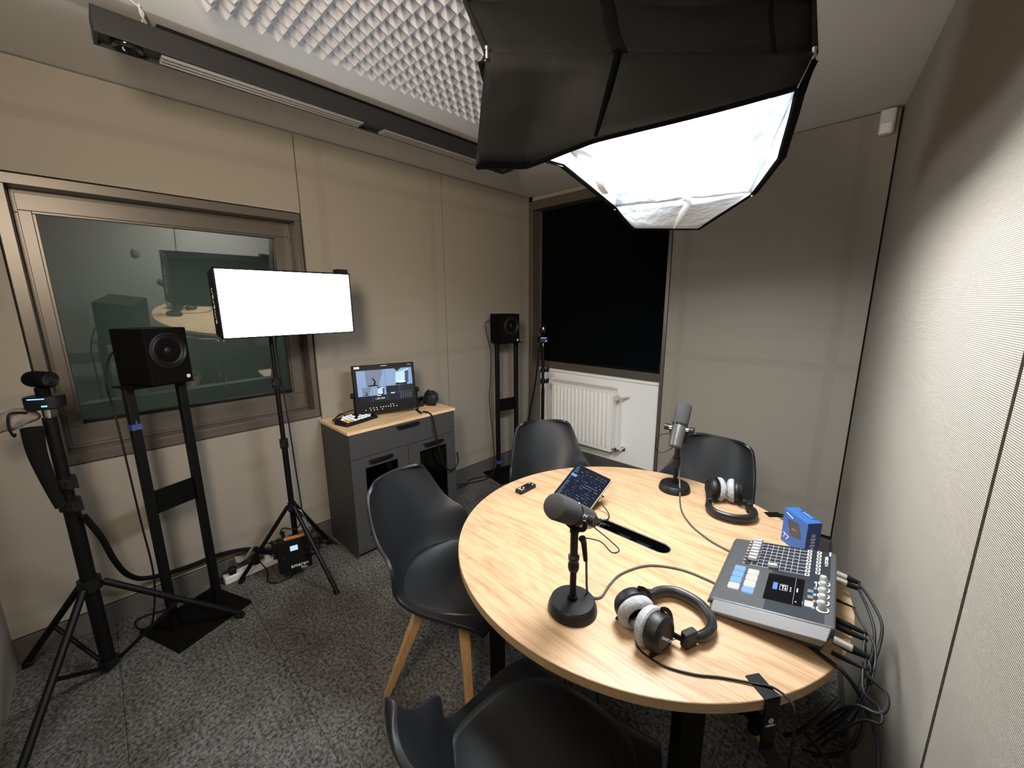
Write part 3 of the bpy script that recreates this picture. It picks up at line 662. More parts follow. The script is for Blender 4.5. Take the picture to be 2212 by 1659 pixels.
ch1 = chair('black moulded chair between the grey cabinet and the table, its oak legs in view')
def put(o, x, y, ang, label=None):
    o.location = (x, y, 0); o.rotation_euler = (0, 0, R(ang - 90))
    if label: o['label'] = label
    return o
put(ch1, 1.458, -2.10, 16)
put(copy_tree(ch1), 2.145, -2.39, 96, 'black moulded chair nearest the camera, cut off by the bottom edge of the picture')
put(copy_tree(ch1), 1.385, -1.345, -36, 'black moulded chair at the far side of the table in front of the white radiator')
put(copy_tree(ch1), 2.0, -1.08, -93, 'black moulded chair behind the far microphone, against the right part of the back wall')

# ------------------------------------------------------------------ cabinet
cbx = thing('cabinet', 'dark grey cabinet with oak top, one drawer and two glazed doors', 'cabinet', (0.0, 0.0, 0))
CX0, CX1, CY0, CY1, CZ = 0.015, 0.395, -2.043, -1.275, 0.82
o = MB(); ya, yb = CY0 + 0.0179, CY1 - 0.0179; o.b2(CX0, CX1, CY0, CY0 + 0.018, 0.0, CZ - 0.018); o.b2(CX0, CX1, CY1 - 0.018, CY1, 0.0, CZ - 0.018); o.b2(CX0, CX0 + 0.01, ya, yb, 0.03, CZ - 0.018); o.b2(CX0 + .01, CX1 - 0.001, ya, yb, 0.04, 0.058); o.b2(CX0 + .01, CX1 - 0.001, ya, yb, 0.625, 0.64); o.b2(CX0 + .01, CX1 - 0.02, ya, yb, 0.22, 0.235); o.b2(CX0 + .01, CX1 - 0.002, -1.668, -1.652, 0.058, 0.625); o.b2(CX1 - 0.04, CX1 - 0.02, ya, yb, 0.0, 0.04)
o.build('carcass', 'cab', cbx, smooth=False)
MB().b2(CX0 - 0.005, 0.418, CY0 - 0.006, CY1 + 0.006, CZ - 0.018, CZ).build('cabinet_top', 'cabtop', cbx, bevel=0.0015)
def handle(y, z, l, par):
    h = MB(); h.b2(0.412, 0.437, y - l / 2, y + l / 2, z - 0.002, z + 0.003); h.b2(0.430, 0.438, y - l / 2 + 0.006, y + l / 2 - 0.006, z - 0.012, z + 0.003); h.build('handle', 'black', par, bevel=0.002)
dr = MB().b2(CX1 + 0.001, 0.413, CY0 + 0.002, CY1 - 0.002, 0.648, CZ - 0.020).build('drawer', 'cab', cbx, bevel=0.001); handle(-1.655, 0.785, 0.16, dr)
for (y0, y1, hy) in ((CY0 + 0.002, -1.662, -1.855), (-1.658, CY1 - 0.002, -1.465)):
    o = MB(); z0, z1 = 0.035, 0.645; iy0_, iy1_, iz0_, iz1_ = y0 + 0.085, y1 - 0.075, 0.12, 0.575
    for (a0, a1, b0, b1) in ((y0, y1, z0, iz0_), (y0, y1, iz1_, z1), (y0, iy0_, iz0_, iz1_), (iy1_, y1, iz0_, iz1_)): o.b2(CX1 + 0.001, 0.413, a0, a1, b0, b1)
    dd = o.build('door', 'cab', cbx, smooth=False); handle(hy, 0.617, 0.155, dd)
    MB().b2(CX1 + 0.004, CX1 + 0.009, iy0_ - 0.003, iy1_ + 0.003, iz0_ - 0.003, iz1_ + 0.003).build('glass_pane', 'cabglass', dd, smooth=False)
# small clear glass inside the cabinet, behind the left door
gl = MB(); gl.lathe([(0.0, 0.0), (0.028, 0.0), (0.032, 0.07), (0.030, 0.07), (0.026, 0.006), (0.0, 0.006)], Matrix.Translation((0.30, -1.90, 0.0585)), 20)
tag(gl.build('drinking_glass', glassm('clear_glass', (0.8, 0.82, 0.82), 2.0)), 'small clear glass inside the cabinet behind the left glazed door', 'glass')
# ------------------------------------------------------------------ loudspeakers on stands
def speaker(x, y, ang, z0, z1, w_, d_, label):
    t = thing('loudspeaker', label, 'loudspeaker', (x, y, z0), R(ang), 'black cube loudspeakers')
    h = z1 - z0
    MB().b2(-d_ / 2, d_ / 2, -w_ / 2, w_ / 2, 0, h).build('cabinet_box', 'matte', t, bevel=0.006, seg=3)
    T = Matrix.Translation((d_ / 2, 0, h * 0.60)) @ Matrix.Rotation(R(90), 4, 'Y')
    MB().lathe([(0.078, -0.003), (0.078, 0.003), (0.070, 0.005), (0.066, 0.001), (0.060, -0.004)], T, 40).build('driver_ring', 'blackp', t)
    MB().lathe([(0.066, 0.0015), (0.060, 0.004), (0.054, 0.0015), (0.030, -0.012), (0.024, -0.010), (0.018, -0.001), (0.009, 0.004), (0.0, 0.005)], T, 40).build('cone', 'blackp', t)
    MB().rbox((w_ / 2 - 0.022, -h + 0.022 + h * 0.60 - h * 0.60 + 0, 0), (0.016, 0.016, 0.003), 0.006, Matrix(((0, 0, 1, d_ / 2), (1, 0, 0, 0), (0, 1, 0, h), (0, 0, 0, 1)))).build('badge', 'whitep', t)
    return t
speaker(0.252, -2.80, 30, 1.208, 1.449, 0.175, 0.19, 'black cube loudspeaker in front of the interior window, larger in view of the two')
speaker(0.19, -0.53, -10, 1.218, 1.458, 0.168, 0.20, 'black cube loudspeaker in the far corner beside the black window blind')
def spstand(x, y, ang, ztop, label, flip=1):
    t = thing('loudspeaker_stand', label, 'loudspeaker stand', (x, y, 0), R(ang), 'black twin column loudspeaker stands')
    MB().b2(-0.155, 0.155, -0.17, 0.17, 0.0, 0.012).build('base_plate', 'matte', t, bevel=0.003)
    for s in (-1, 1): MB().b2(-0.015, 0.015, s * 0.098 - 0.016, s * 0.098 + 0.016, 0.012, ztop - 0.006).build('column', 'black', t, bevel=0.002)
    MB().b2(-0.012, -0.006, -0.083, 0.083, 0.61, 0.72).build('cross_plate', 'matte', t)
    MB().b2(-0.08, 0.08, -0.115, 0.115, ztop - 0.006, ztop - 0.001).build('top_plate', 'matte', t)
    return t
s1 = spstand(0.256, -2.812, 22, 1.208, 'black twin column loudspeaker stand under the interior window')
MB().b2(-0.018, 0.018, -0.101, -0.095, 1.02, 1.06).b2(-0.0165, 0.0165, -0.1155, -0.0795, 1.02, 1.045).build('tape_band', 'bluetape', s1)
s2 = spstand(0.20, -0.52, -12, 1.218, 'black twin column loudspeaker stand in the far corner near the radiator')
MB().b2(-0.0165, 0.0165, -0.1155, -0.0795, 0.13, 0.16).build('tape_band', 'bluetape', s2)
def cable(name, pts, r, label, m='rubber', group=None, cat='cable', flat=None, step=6):
    o = MB(); o.tube(pts, r, 8, flat=flat, step=step); return tag(o.build(name, m), label, cat, group)
cable('speaker_cable', [(0.16, -2.87, 1.38), (0.13, -2.93, 1.33), (0.14, -2.96, 1.22), (0.22, -2.955, 1.10), (0.25, -2.95, 0.9), (0.255, -2.945, 0.6), (0.26, -2.94, 0.3), (0.24, -2.98, 0.06), (0.15, -3.03, 0.018), (0.07, -3.02, 0.016), (0.10, -2.90, 0.016)], 0.004, 'black cable hanging behind the loudspeaker stand under the interior window')
cable('speaker_cable', [(0.10, -0.58, 1.42), (0.07, -0.64, 1.38), (0.08, -0.64, 1.28), (0.13, -0.64, 1.12), (0.12, -0.64, 0.9), (0.10, -0.64, 0.7), (0.13, -0.635, 0.4), (0.15, -0.635, 0.15), (0.16, -0.69, 0.03), (0.12, -0.85, 0.012), (0.05, -1.0, 0.012), (0.03, -1.18, 0.012)], 0.004, 'black cable hanging beside the loudspeaker stand in the far corner')

# ------------------------------------------------------------------ cameras on tripods
def webcam(x, y, z, ang, label, aim_ang):
    t = thing('tracking_camera', label, 'camera', (x, y, z), R(ang), 'small black tracking cameras on stands')
    MB().rbox((0, 0, 0.030), (0.082, 0.105, 0.050), 0.034).build('base', 'blackp', t, bevel=0.006)
    MB().b2(0.0405, 0.0425, -0.022, 0.026, 0.046, 0.0495).b2(0.0405, 0.0425, 0.014, 0.03, 0.018, 0.023).build('status_light', 'led_blue', t, smooth=False)
    MB().cyl((0, 0, 0.05), (0, 0, 0.085), 0.020).build('swivel', 'matte', t)
    Tm = Matrix.Translation((0, 0, 0.115)) @ Matrix.Rotation(R(aim_ang), 4, 'Z') @ Matrix.Rotation(R(90), 4, 'Y')
    MB().lathe([(0, -0.052), (0.020, -0.050), (0.028, -0.042), (0.030, -0.03), (0.030, 0.045), (0.027, 0.050), (0.0, 0.050)], Tm).build('camera_head', 'matte', t)
    MB().lathe([(0.024, 0.050), (0.024, 0.055), (0.018, 0.056), (0.015, 0.052), (0.008, 0.053), (0, 0.054)], Tm).build('lens', 'gloss', t)
    return t
def tripod(x, y, ztop, hub, feet, rr, label, name='camera_stand'):
    t = thing(name, label, 'tripod', (x, y, 0))
    o = MB(); o.cyl((0, 0, 0.03), (0, 0, ztop * 0.66), rr); o.cyl((0, 0, ztop * 0.64), (0, 0, ztop - 0.03), rr * 0.8); o.build('column', 'black', t)
    MB().cyl((0, 0, ztop - 0.035), (0, 0, ztop), 0.009).build('spigot', 'chrome', t)
    for k, z in enumerate((hub * 1.86, hub * 2.08)):
        MB().cyl((0, 0, z - 0.02), (0, 0, z + 0.02), rr * 1.35).cyl((0, 0, z), (rr * 2.3, rr * 0.8, z), 0.009, 0.013).box((rr * 2.5, rr * 0.9, z + 0.006), (0.012, 0.03, 0.04)).build('locking_collar', 'blackp', t)
    MB().cyl((0, 0, hub - 0.02), (0, 0, hub + 0.03), rr * 1.5).build('hub', 'blackp', t)
    MB().cyl((0, 0, 0.03), (0, 0, 0.06), rr * 1.4).build('lower_hub', 'blackp', t)
    for (fx, fy) in feet:
        d = Vector((fx, fy, 0)).normalized(); a = d * rr * 1.6 + Vector((0, 0, hub)); b = Vector((fx, fy, 0.012))
        MB().cyl(a, b, 0.013).build('leg', 'black', t)
        m_ = a.lerp(b, 0.5); MB().cyl(d * rr * 1.4 + Vector((0, 0, 0.045)), m_, 0.008).build('brace', 'black', t)
        MB().cyl(Vector((fx, fy, 0.0)), Vector((fx, fy, 0.0)) + (a - b).normalized() * 0.04, 0.015).build('rubber_foot', 'rubber', t)
    return t
tripod(0.352, -3.129, 1.165, 0.42, [(-0.30, -0.255), (0.40, -0.235), (0.06, 0.475)], 0.024, 'heavy black tripod at the left edge carrying a tracking camera')
webcam(0.352, -3.129, 1.165, -30, 'small black tracking camera with blue lights on the left tripod, nearest the window frame', 62)
tripod(0.375, -0.235, 1.20, 0.46, [(-0.28, -0.06), (0.30, -0.22), (0.08, 0.16)], 0.016, 'slender black tripod before the radiator in the far corner')
webcam(0.375, -0.235, 1.20, -48, 'small black tracking camera on the slender tripod before the black blind', -8)
cable('cable_sleeve', [(0.40, -3.17, 1.115), (0.39, -3.175, 1.02), (0.385, -3.165, 0.90), (0.39, -3.15, 0.79)], lambda t: 0.030 - 0.014 * t, 'wide black fabric sleeve hanging from the left tracking camera down its tripod', 'fabric', flat=(1, 0.35))
cable('cable_sleeve', [(0.385, -3.10, 0.73), (0.33, -3.07, 0.60), (0.25, -3.05, 0.44), (0.15, -3.02, 0.30), (0.09, -2.96, 0.22), (0.05, -2.82, 0.18), (0.05, -2.66, 0.18), (0.06, -2.52, 0.15), (0.08, -2.42, 0.08)], 0.011, 'thick black cable sleeve curving from the left tripod along the skirting', 'fabric')
cable('camera_cable', [(0.34, -0.22, 1.21), (0.30, -0.20, 1.1), (0.22, -0.16, 0.8), (0.12, -0.12, 0.5), (0.07, -0.14, 0.25), (0.06, -0.22, 0.05), (0.09, -0.27, 0.012)], 0.009, 'thick black cable falling from the far tracking camera towards the corner')
bg = MB()
for (a, b, c, s_) in ((0, 0, 0, 0.036), (-0.01, 0.045, 0.01, 0.030), (0.01, -0.04, -0.012, 0.030), (0.0, 0.02, 0.02, 0.026), (0.0, -0.065, -0.02, 0.014)):
    T = Matrix.Translation((a, b, c)); bg.lathe([(s_ * math.sin(PI * k / 8), -s_ * math.cos(PI * k / 8)) for k in range(9)], T, 14)
bo = bg.build('cloth_wrap', 'bag'); bo.location = (0.325, -3.225, 1.135)
md = bo.modifiers.new('r', 'REMESH'); md.mode = 'VOXEL'; md.voxel_size = 0.006; md.use_smooth_shade = True
tx_ = bpy.data.textures.new('wrinkle', 'CLOUDS'); tx_.noise_scale = 0.02
md = bo.modifiers.new('d', 'DISPLACE'); md.texture = tx_; md.strength = 0.014
tag(bo, 'crumpled grey cloth tied behind the left tracking camera', 'cloth')
cable('strap_loop', [(0.34, -3.18, 1.16), (0.375, -3.215, 1.17), (0.372, -3.225, 1.12), (0.36, -3.22, 1.085), (0.33, -3.22, 1.085)], 0.004, 'thin black strap wound around the crumpled grey cloth', cat='strap')

# ------------------------------------------------------------------ things on the cabinet
mo = thing('video_monitor', 'black field monitor on the cabinet showing a grid of camera views', 'monitor', (0.262, -1.70, 0.8205), R(-17))
TM = Matrix.Translation((0, 0, 0.03)) @ Matrix.Rotation(R(-9), 4, 'Y')   # local: x = out of the screen, y = right, z = up
def mb(T=TM):
    o = MB(); o.T = T; return o
MW, MH = 0.395, 0.315
mb().b2(-0.045, 0.0, -MW / 2, MW / 2, 0.0, MH).build('housing', 'black', mo, bevel=0.004)
mb().b2(0.0, 0.0012, -MW / 2 + 0.02, MW / 2 - 0.018, 0.072, MH - 0.030).build('screen', 'scrdark', mo, smooth=False)
sy0_, sy1_, sz0_, sz1_ = -MW / 2 + 0.022, MW / 2 - 0.020, 0.076, MH - 0.033
def pane(u0, u1, v0, v1, m, d=0.0022, nm='picture', poly=None):
    o = mb(); Y = lambda u: sy0_ + (sy1_ - sy0_) * u; Z = lambda v: sz0_ + (sz1_ - sz0_) * v
    if poly: o._f([o._v((d, Y(a), Z(b))) for a, b in poly])
    else: o.b2(0.0008, d, Y(u0), Y(u1), Z(v0), Z(v1))
    return o.build(nm, m, mo, smooth=False)
def camview_a(u0, u1, v0, v1):
    P = lambda a, b: (u0 + (u1 - u0) * a, v0 + (v1 - v0) * b)
    pane(u0, u1, v0, v1, 'scr_sky'); 
    pane(0, 0, 0, 0, 'scr_wall', 0.0026, poly=[P(.32, .08), P(.75, .08), P(.96, 1), P(.30, 1)])
    pane(0, 0, 0, 0, 'gloss', 0.0030, poly=[P(.36, .05), P(.36, .12), P(.56, .14), P(.60, .32), P(.52, .52), P(.57, .54), P(.66, .34), P(.64, .13), P(.82, .05)])
def camview_b(u0, u1, v0, v1):
    P = lambda a, b: (u0 + (u1 - u0) * a, v0 + (v1 - v0) * b)
    pane(u0, u1, v0, v1, 'scr_sky'); pane(0, 0, 0, 0, 'scr_brt', 0.0026, poly=[P(.35, .10), P(.68, .2), P(.90, .95), P(.40, .75)])
    pane(0, 0, 0, 0, 'gloss', 0.0030, poly=[P(.34, 1), P(.45, .82), P(.60, 1)]); pane(0, 0, 0, 0, 'gloss', 0.0030, poly=[P(.36, .02), P(.36, .14), P(.80, .14), P(.78, .0)])
    pane(0, 0, 0, 0, 'scrw', 0.0032, poly=[P(.42, .18), P(.52, .12), P(.68, .12), P(.76, .2), P(.66, .26), P(.5, .26)]); pane(0, 0, 0, 0, 'dblue', 0.0032, poly=[P(.72, .2), P(.84, .1), P(.88, .85), P(.74, .8)])
camview_a(0.0, 0.498, 0.45, 0.99); camview_b(0.502, 1.0, 0.45, 0.99)
camview_a(0.0, 0.248, 0.19, 0.445); camview_b(0.252, 0.498, 0.19, 0.445)
ln = mb(); Y = lambda u: sy0_ + (sy1_ - sy0_) * u; Z = lambda v: sz0_ + (sz1_ - sz0_) * v
ln.b2(0.001, 0.0018, Y(.5), Y(1), Z(.228), Z(.232)); ln.b2(0.001, 0.0018, Y(.748), Y(.751), Z(0), Z(.45)); ln.b2(0.001, 0.0018, Y(.498), Y(.501), Z(0), Z(.19)); ln.b2(0.001, 0.0018, Y(.248), Y(.251), Z(0), Z(.19))
for k in range(6): ln.b2(0.001, 0.0018, Y(.77 + .036 * k), Y(.775 + .036 * k), Z(.02), Z(.2))
ln.build('screen_grid', 'scr_wall', mo, smooth=False)
pane(.33, .40, .165, .20, 'scrw', nm='caption'); pane(.58, .65, .20, .23, 'scrw', nm='caption')
def T2(y, z, d=0.0025): return TM @ Matrix(((0, 0, 1, d), (1, 0, 0, y), (0, 1, 0, z), (0, 0, 0, 1)))
text('1.00 ON', 0.017, 'scrw', mo, T2(Y(.375), Z(.08)), 'caption')
btn = mb(); 
for (u, v) in [(.10, .2), (.17, .35), (.22, .35), (.27, .35), (.18, .15), (.23, .15), (.28, .15), (.34, .35), (.38, .35), (.42, .35), (.46, .35), (.50, .5), (.54, .5), (.60, .5), (.50, .3), (.55, .3), (.60, .3), (.36, .15)]:
    btn.b2(0.0, 0.003, -MW / 2 + MW * (u + .05) - 0.003, -MW / 2 + MW * (u + .05) + 0.003, 0.068 * v + 0.01, 0.068 * v + 0.015)
btn.build('lit_button', 'pad_white', mo, smooth=False)
kn = mb(); 
for k in range(7): kn.cyl((0, 0.06 + 0.018 * k, 0.045), (0.010, 0.06 + 0.018 * k, 0.045), 0.005, n=12)
kn.build('knob', 'blackp', mo)
mb().b2(0.0, 0.002, -MW / 2 + 0.012, -MW / 2 + 0.045, MH - 0.022, MH - 0.008).build('label_sticker', 'ink', mo, smooth=False)
mb().b2(0.0, 0.002, -0.02, 0.02, MH - 0.014, MH - 0.010).build('logo_strip', 'whitep', mo, smooth=False)
text('SEETEC', 0.008, 'ink', mo, T2(0.165, MH - 0.016, 0.001), 'lettering')
for s in (-1, 1):
    MB().box((-0.03, s * (MW / 2 + 0.006), 0.075), (0.016, 0.005, 0.15)).box((-0.0, s * (MW / 2 + 0.004), 0.003), (0.12, 0.016, 0.006)).cyl((-0.04, s * (MW / 2 + 0.001), 0.15), (-0.04, s * (MW / 2 + 0.022), 0.15), 0.016).build('bracket', 'black', mo)
sw_ = thing('video_switcher', 'black video switcher with glowing white and amber buttons on the cabinet left', 'switcher', (0.225, -1.90, 0.8205), R(14))
MB().hexa([(-0.06, -0.12, 0.0), (0.06, -0.12, 0), (0.06, 0.12, 0), (-0.06, 0.12, 0)], [(-0.055, -0.115, 0.038), (0.055, -0.115, 0.020), (0.055, 0.115, 0.020), (-0.055, 0.115, 0.038)]).build('housing', 'blackp', sw_, bevel=0.004)
TS = Matrix.Translation((0, 0, 0.029)) @ Matrix.Rotation(R(9.3), 4, 'Y')
random.seed(3)
for i in range(4):
    for j in range(8):
        if (i, j) in ((0, 0), (0, 4), (1, 4), (2, 3), (3, 7), (0, 5)): continue
        o = MB(); o.T = TS; cxx = -0.036 + i * 0.025; cyy = -0.092 + j * 0.026
        o.rbox((cxx, cyy, 0.002), (0.015, 0.019, 0.005), 0.004); o.build('button', 'pad_amber' if (i, j) in ((3, 1), (2, 0), (3, 0)) else ('scrw' if (i + j) % 3 else 'pad_white'), sw_)
cable('switcher_cable', [(0.16, -1.93, 0.845), (0.12, -1.95, 0.86), (0.10, -1.98, 0.835), (0.13, -2.01, 0.83), (0.17, -2.0, 0.835), (0.16, -1.96, 0.85)], 0.0035, 'black cable looped behind the glowing video switcher')
cable('switcher_cable', [(0.165, -1.88, 0.85), (0.13, -1.87, 0.87), (0.09, -1.92, 0.85), (0.08, -1.97, 0.828)], 0.003, 'thin black cable arching behind the glowing video switcher')

# ------------------------------------------------------------------ headphones
def headphones(x, y, z, rz, label, pads='velour', pitch=0.0):
    t = thing('headphones', label, 'headphones', (x, y, z), R(rz), 'black over-ear headphones')
    arc = [(-0.066, -0.005, 0.022), (-0.077, 0.02, 0.022), (-0.073, 0.055, 0.022), (-0.050, 0.085, 0.022), (0.0, 0.100, 0.022), (0.050, 0.085, 0.022), (0.073, 0.055, 0.022), (0.077, 0.02, 0.022), (0.066, -0.005, 0.022)]
    MB().tube(arc, lambda q: 0.009 + 0.007 * min(1, math.sin(PI * q) * 2.2), 12, flat=(0.75, 1.0)).build('headband', 'leather', t)
    sb_ = MB()
    for k in range(30):
        q = 0.12 + 0.76 * k / 29; ang = PI * (1 - q); 
    MB().tube([(p[0] * 1.07, p[1] * 1.05 + 0.004, p[2]) for p in arc], 0.005, 6, flat=(0.5, 2.6)).build('band_spring', 'blackp', t)
    for s in (-1, 1):
        MB().rbox((s * 0.070, -0.010, 0.024), (0.020, 0.038, 0.038), 0.006).build('slider', 'blackp', t, bevel=0.003)
        c = Vector((s * 0.036, -0.084, 0.047)); ax = Vector((s * 1.0, 0.22, 0.12)).normalized()
        T = aim(c, ax)
        MB().lathe([(0, -0.004), (0.040, -0.004), (0.045, 0.002), (0.045, 0.014), (0.040, 0.026), (0.030, 0.032), (0.029, 0.030), (0.0, 0.033)], T, 36).build('ear_cup', 'blackp', t)
        MB().lathe([(0.030, -0.030), (0.040, -0.027), (0.0465, -0.020), (0.048, -0.013), (0.0465, -0.006), (0.040, -0.002), (0.026, -0.004), (0.022, -0.015), (0.030, -0.030)], T, 36).build('ear_pad', pads, t)
        # yoke: fork around the cup, joined to the slider
        u1 = Vector((0, -0.22, 1)).cross(ax).normalized(); u2 = ax.cross(u1).normalized()
        d = (Vector((s * 0.070, -0.024, 0.024)) - c); d = (d - ax * d.dot(ax)).normalized(); e = ax.cross(d).normalized()
        cc = c + ax * 0.012
        pts = [cc + (d * math.cos(a) + e * math.sin(a)) * 0.0515 for a in [R(k) for k in range(-105, 106, 15)]]
        MB().tube(pts, 0.0045, 6, smooth=False, flat=(0.7, 1.3)).build('yoke', 'black', t)
        MB().tube([cc + d * 0.051, (cc + d * 0.051).lerp(Vector((s * 0.070, -0.026, 0.024)), 0.5), Vector((s * 0.070, -0.024, 0.024))], 0.006, 6, flat=(0.6, 1.3)).build('yoke_arm', 'black', t)
        MB().tube([cc + e * -0.03 + ax * 0.012, cc + d * 0.055 + e * -0.02, Vector((s * 0.066, -0.028, 0.03))], 0.001, 5).build('lead', 'rubber', t)
    return t, None
h1, _ = headphones(2.293, -2.075, TZ, -23, 'black headphones with grey velour pads lying beside the near microphone')
h2, _ = headphones(2.232, -1.365, TZ, 206, 'black headphones with grey velour pads lying between the far microphone and the blue box')
h3, _ = headphones(0.155, -1.385, CZ, 143, 'all black headphones lying on the cabinet beside the monitor', 'leather')
c = Vector((0.036, -0.084, 0.047)); ax = Vector((1, 0.22, 0.12)).normalized()
text('DT 770 PRO', 0.009, 'ink', h1, frame_m(c + ax * 0.0335 + Vector((0, -0.0, -0.006)), (0.1, -0.75, 0.6), ax.cross(Vector((0.1, -0.75, 0.6)))))
cable('monitor_headphone_cord', [(0.36, -1.50, 0.826), (0.405, -1.49, 0.828), (0.432, -1.475, 0.80), (0.442, -1.465, 0.70), (0.447, -1.44, 0.55), (0.452, -1.41, 0.44), (0.45, -1.36, 0.385), (0.45, -1.31, 0.395), (0.45, -1.285, 0.43), (0.45, -1.29, 0.50)], 0.0055, 'black cord hanging from the monitor down the cabinet front', cat='cord')

# ------------------------------------------------------------------ microphones
def micstand(x, y, zt, label):
    t = thing('microphone_stand', label, 'microphone stand', (x, y, TZ), 0, 'round based desk microphone stands')
    MB().lathe([(0, 0.0), (0.062, 0.0), (0.0645, 0.003), (0.0635, 0.012), (0.058, 0.027), (0.055, 0.030), (0.012, 0.0325), (0.0, 0.0325)], n=48).build('base', 'blackp', t)
    MB().cyl((0, 0, 0.032), (0, 0, zt * 0.62), 0.0085, n=20).cyl((0, 0, 0.032), (0, 0, 0.042), 0.013).build('lower_tube', 'black', t)
    MB().cyl((0, 0, zt * 0.60), (0, 0, zt), 0.010, n=20).build('upper_tube', 'blackp', t)
    MB().lathe([(0.012, -0.02), (0.0145, -0.012), (0.0145, 0.0), (0.0125, 0.004), (0.0125, 0.010), (0.0145, 0.014), (0.0145, 0.022), (0.010, 0.026)], Matrix.Translation((0, 0, zt * 0.60)), 24).build('height_clutch', 'blackp', t)
    return t
def mic(x, y, z, az, el, stand_top, label, knob_side=1):
    t = thing('microphone', label, 'microphone', (x, y, z), 0, 'grey dynamic broadcast microphones')
    d = Vector((math.cos(R(el)) * math.cos(R(az)), math.cos(R(el)) * math.sin(R(az)), math.sin(R(el))))
    T = aim((0, 0, 0), d)
    MB().lathe([(0, -0.082), (0.022, -0.082), (0.0265, -0.078), (0.0275, -0.070), (0.029, 0.0), (0.029, 0.012), (0.022, 0.015)], T, 36).build('body', 'micgrey', t)
    MB().lathe([(0.0275, 0.010), (0.0310, 0.012), (0.0315, 0.018), (0.0275, 0.021)], T, 36).build('collar', 'gloss', t)
    MB().lathe([(0.024, 0.016), (0.0300, 0.020), (0.0312, 0.030), (0.0312, 0.098), (0.0285, 0.108), (0.021, 0.112), (0.0, 0.114)], T, 36).build('windscreen', 'micfoam', t)
    side = d.cross(Vector((0, 0, 1))).normalized()
    foot = Vector((0, 0, stand_top - z))
    for s in (-1, 1):
        a = side * s * 0.036
        MB().tube([foot + Vector((0, 0, 0.002)), foot + side * s * 0.026 + Vector((0, 0, 0.012)), a + (foot - a) * 0.25 * 1.0 + side * s * 0.004, a], 0.0055, 6, flat=(0.4, 1.3), step=5).build('yoke_arm', 'black', t)
        MB().cyl(side * s * 0.026, side * s * 0.040, 0.009).cyl(side * s * 0.040, side * s * 0.058, 0.013, 0.014, mi=1).build('yoke_knob', ['chrome', 'blackp'], t)
    MB().cyl(foot + Vector((0, 0, -0.006)), foot + Vector((0, 0, 0.006)), 0.012).build('mount_thread', 'black', t)
    return t, d
micstand(2.087, -2.20, 0.225, 'black round based microphone stand nearest the camera')
m1, d1 = mic(2.087, -2.20, 1.025, 272, 33, 0.981, 'dark grey microphone nearest the camera, tilted back with its foam end towards the viewer')
micstand(2.007, -1.331, 0.205, 'black round based microphone stand at the far side of the table')
m2, d2 = mic(2.007, -1.331, 1.025, 96, 58, 0.961, 'grey microphone standing upright at the far side of the table')
def on(z, *P): return [(a, b, z) for a, b in P]
# ------------------------------------------------------------------ audio mixer
mu = Vector((0.08, -0.9968, 0)); mv = Vector((0.9968, 0.08, 0))
mx = thing('audio_mixer', 'dark grey podcast mixer with faders, lit pads and a small display', 'mixer', (2.321, -1.610, TZ))
mx.matrix_world = Matrix(((mu.x, mv.x, 0, 2.321), (mu.y, mv.y, 0, -1.610), (0, 0, 1, TZ), (0, 0, 0, 1)))
mx.rotation_euler = (0, 0, math.atan2(mu.y, mu.x))
# the local frame of the empty is right handed: x = towards the right cheek, y = towards the front edge negative
mx.matrix_world = Matrix.Translation((2.321, -1.610, TZ)) @ Matrix.Rotation(math.atan2(mu.y, mu.x), 4, 'Z')
UW, VD, Z0, Z1 = 0.345, 0.252, 0.036, 0.086
ZS = (Z1 - Z0) / VD
def zt2(v): return Z0 + ZS * v
o = MB()
o.hexa([(0.01, 0.012, 0.004), (UW - 0.01, 0.012, 0.004), (UW - 0.012, VD - 0.02, 0.004), (0.012, VD - 0.02, 0.004)], [(0.0, 0.0, 0.018), (UW, 0.0, 0.018), (UW, VD - 0.004, 0.060), (0.0, VD - 0.004, 0.060)])
o.build('lower_body', 'mixer', mx, bevel=0.003)
o = MB()
o.hexa([(-0.004, -0.008, 0.018), (UW + 0.004, -0.008, 0.018), (UW + 0.004, VD, 0.058), (-0.004, VD, 0.058)], [(0.0, 0.0, zt2(0)), (UW, 0.0, zt2(0)), (UW, VD, zt2(VD)), (0.0, VD, zt2(VD))])
o.build('top_shell', 'mixer', mx, bevel=0.006, seg=3)
for s, (ua, ub) in enumerate(((UW, UW + 0.026), (0.0, -0.022))):
    o = MB(); e = 0.0005; 
    P = [(ua, 0.008, zt2(0.008) - e), (ub, 0.006, zt2(0) - 0.020), (ub, VD - 0.012, zt2(VD) - 0.024), (ua, VD - 0.006, zt2(VD - .006) - e)]
    Q = [(ua, 0.008, 0.012), (ub - (0.008 if s == 0 else -0.008), 0.008, 0.006), (ub - (0.008 if s == 0 else -0.008), VD - 0.02, 0.040), (ua, VD - 0.012, 0.045)]
    if s: P = P[::-1]; Q = Q[::-1]
    o.hexa(Q, P); o.build('side_cheek', 'mixside', mx, bevel=0.003)
TM2 = Matrix.Translation((0, 0, Z0)) @ Matrix.Rotation(math.atan(ZS), 4, 'X')
def mm():
    o = MB(); o.T = TM2; return o
mm().b2(0.004, 0.150, 0.045, 0.243, 0.0, 0.0009).b2(0.150, 0.338, 0.118, 0.236, 0.0, 0.0008).build('face_plate', 'mixface', mx, smooth=False)
g = mm()
for k in range(8): uu = 0.010 + 0.0186 * k; g.b2(uu + 0.0085, uu + 0.0093, 0.06, 0.20, 0.0008, 0.0013)
for k in range(9): vv = 0.064 + 0.0135 * k; g.b2(0.010, 0.150, vv, vv + 0.0006, 0.0008, 0.0012)
g.build('scale_markings', 'ink', mx, smooth=False)
g = mm()
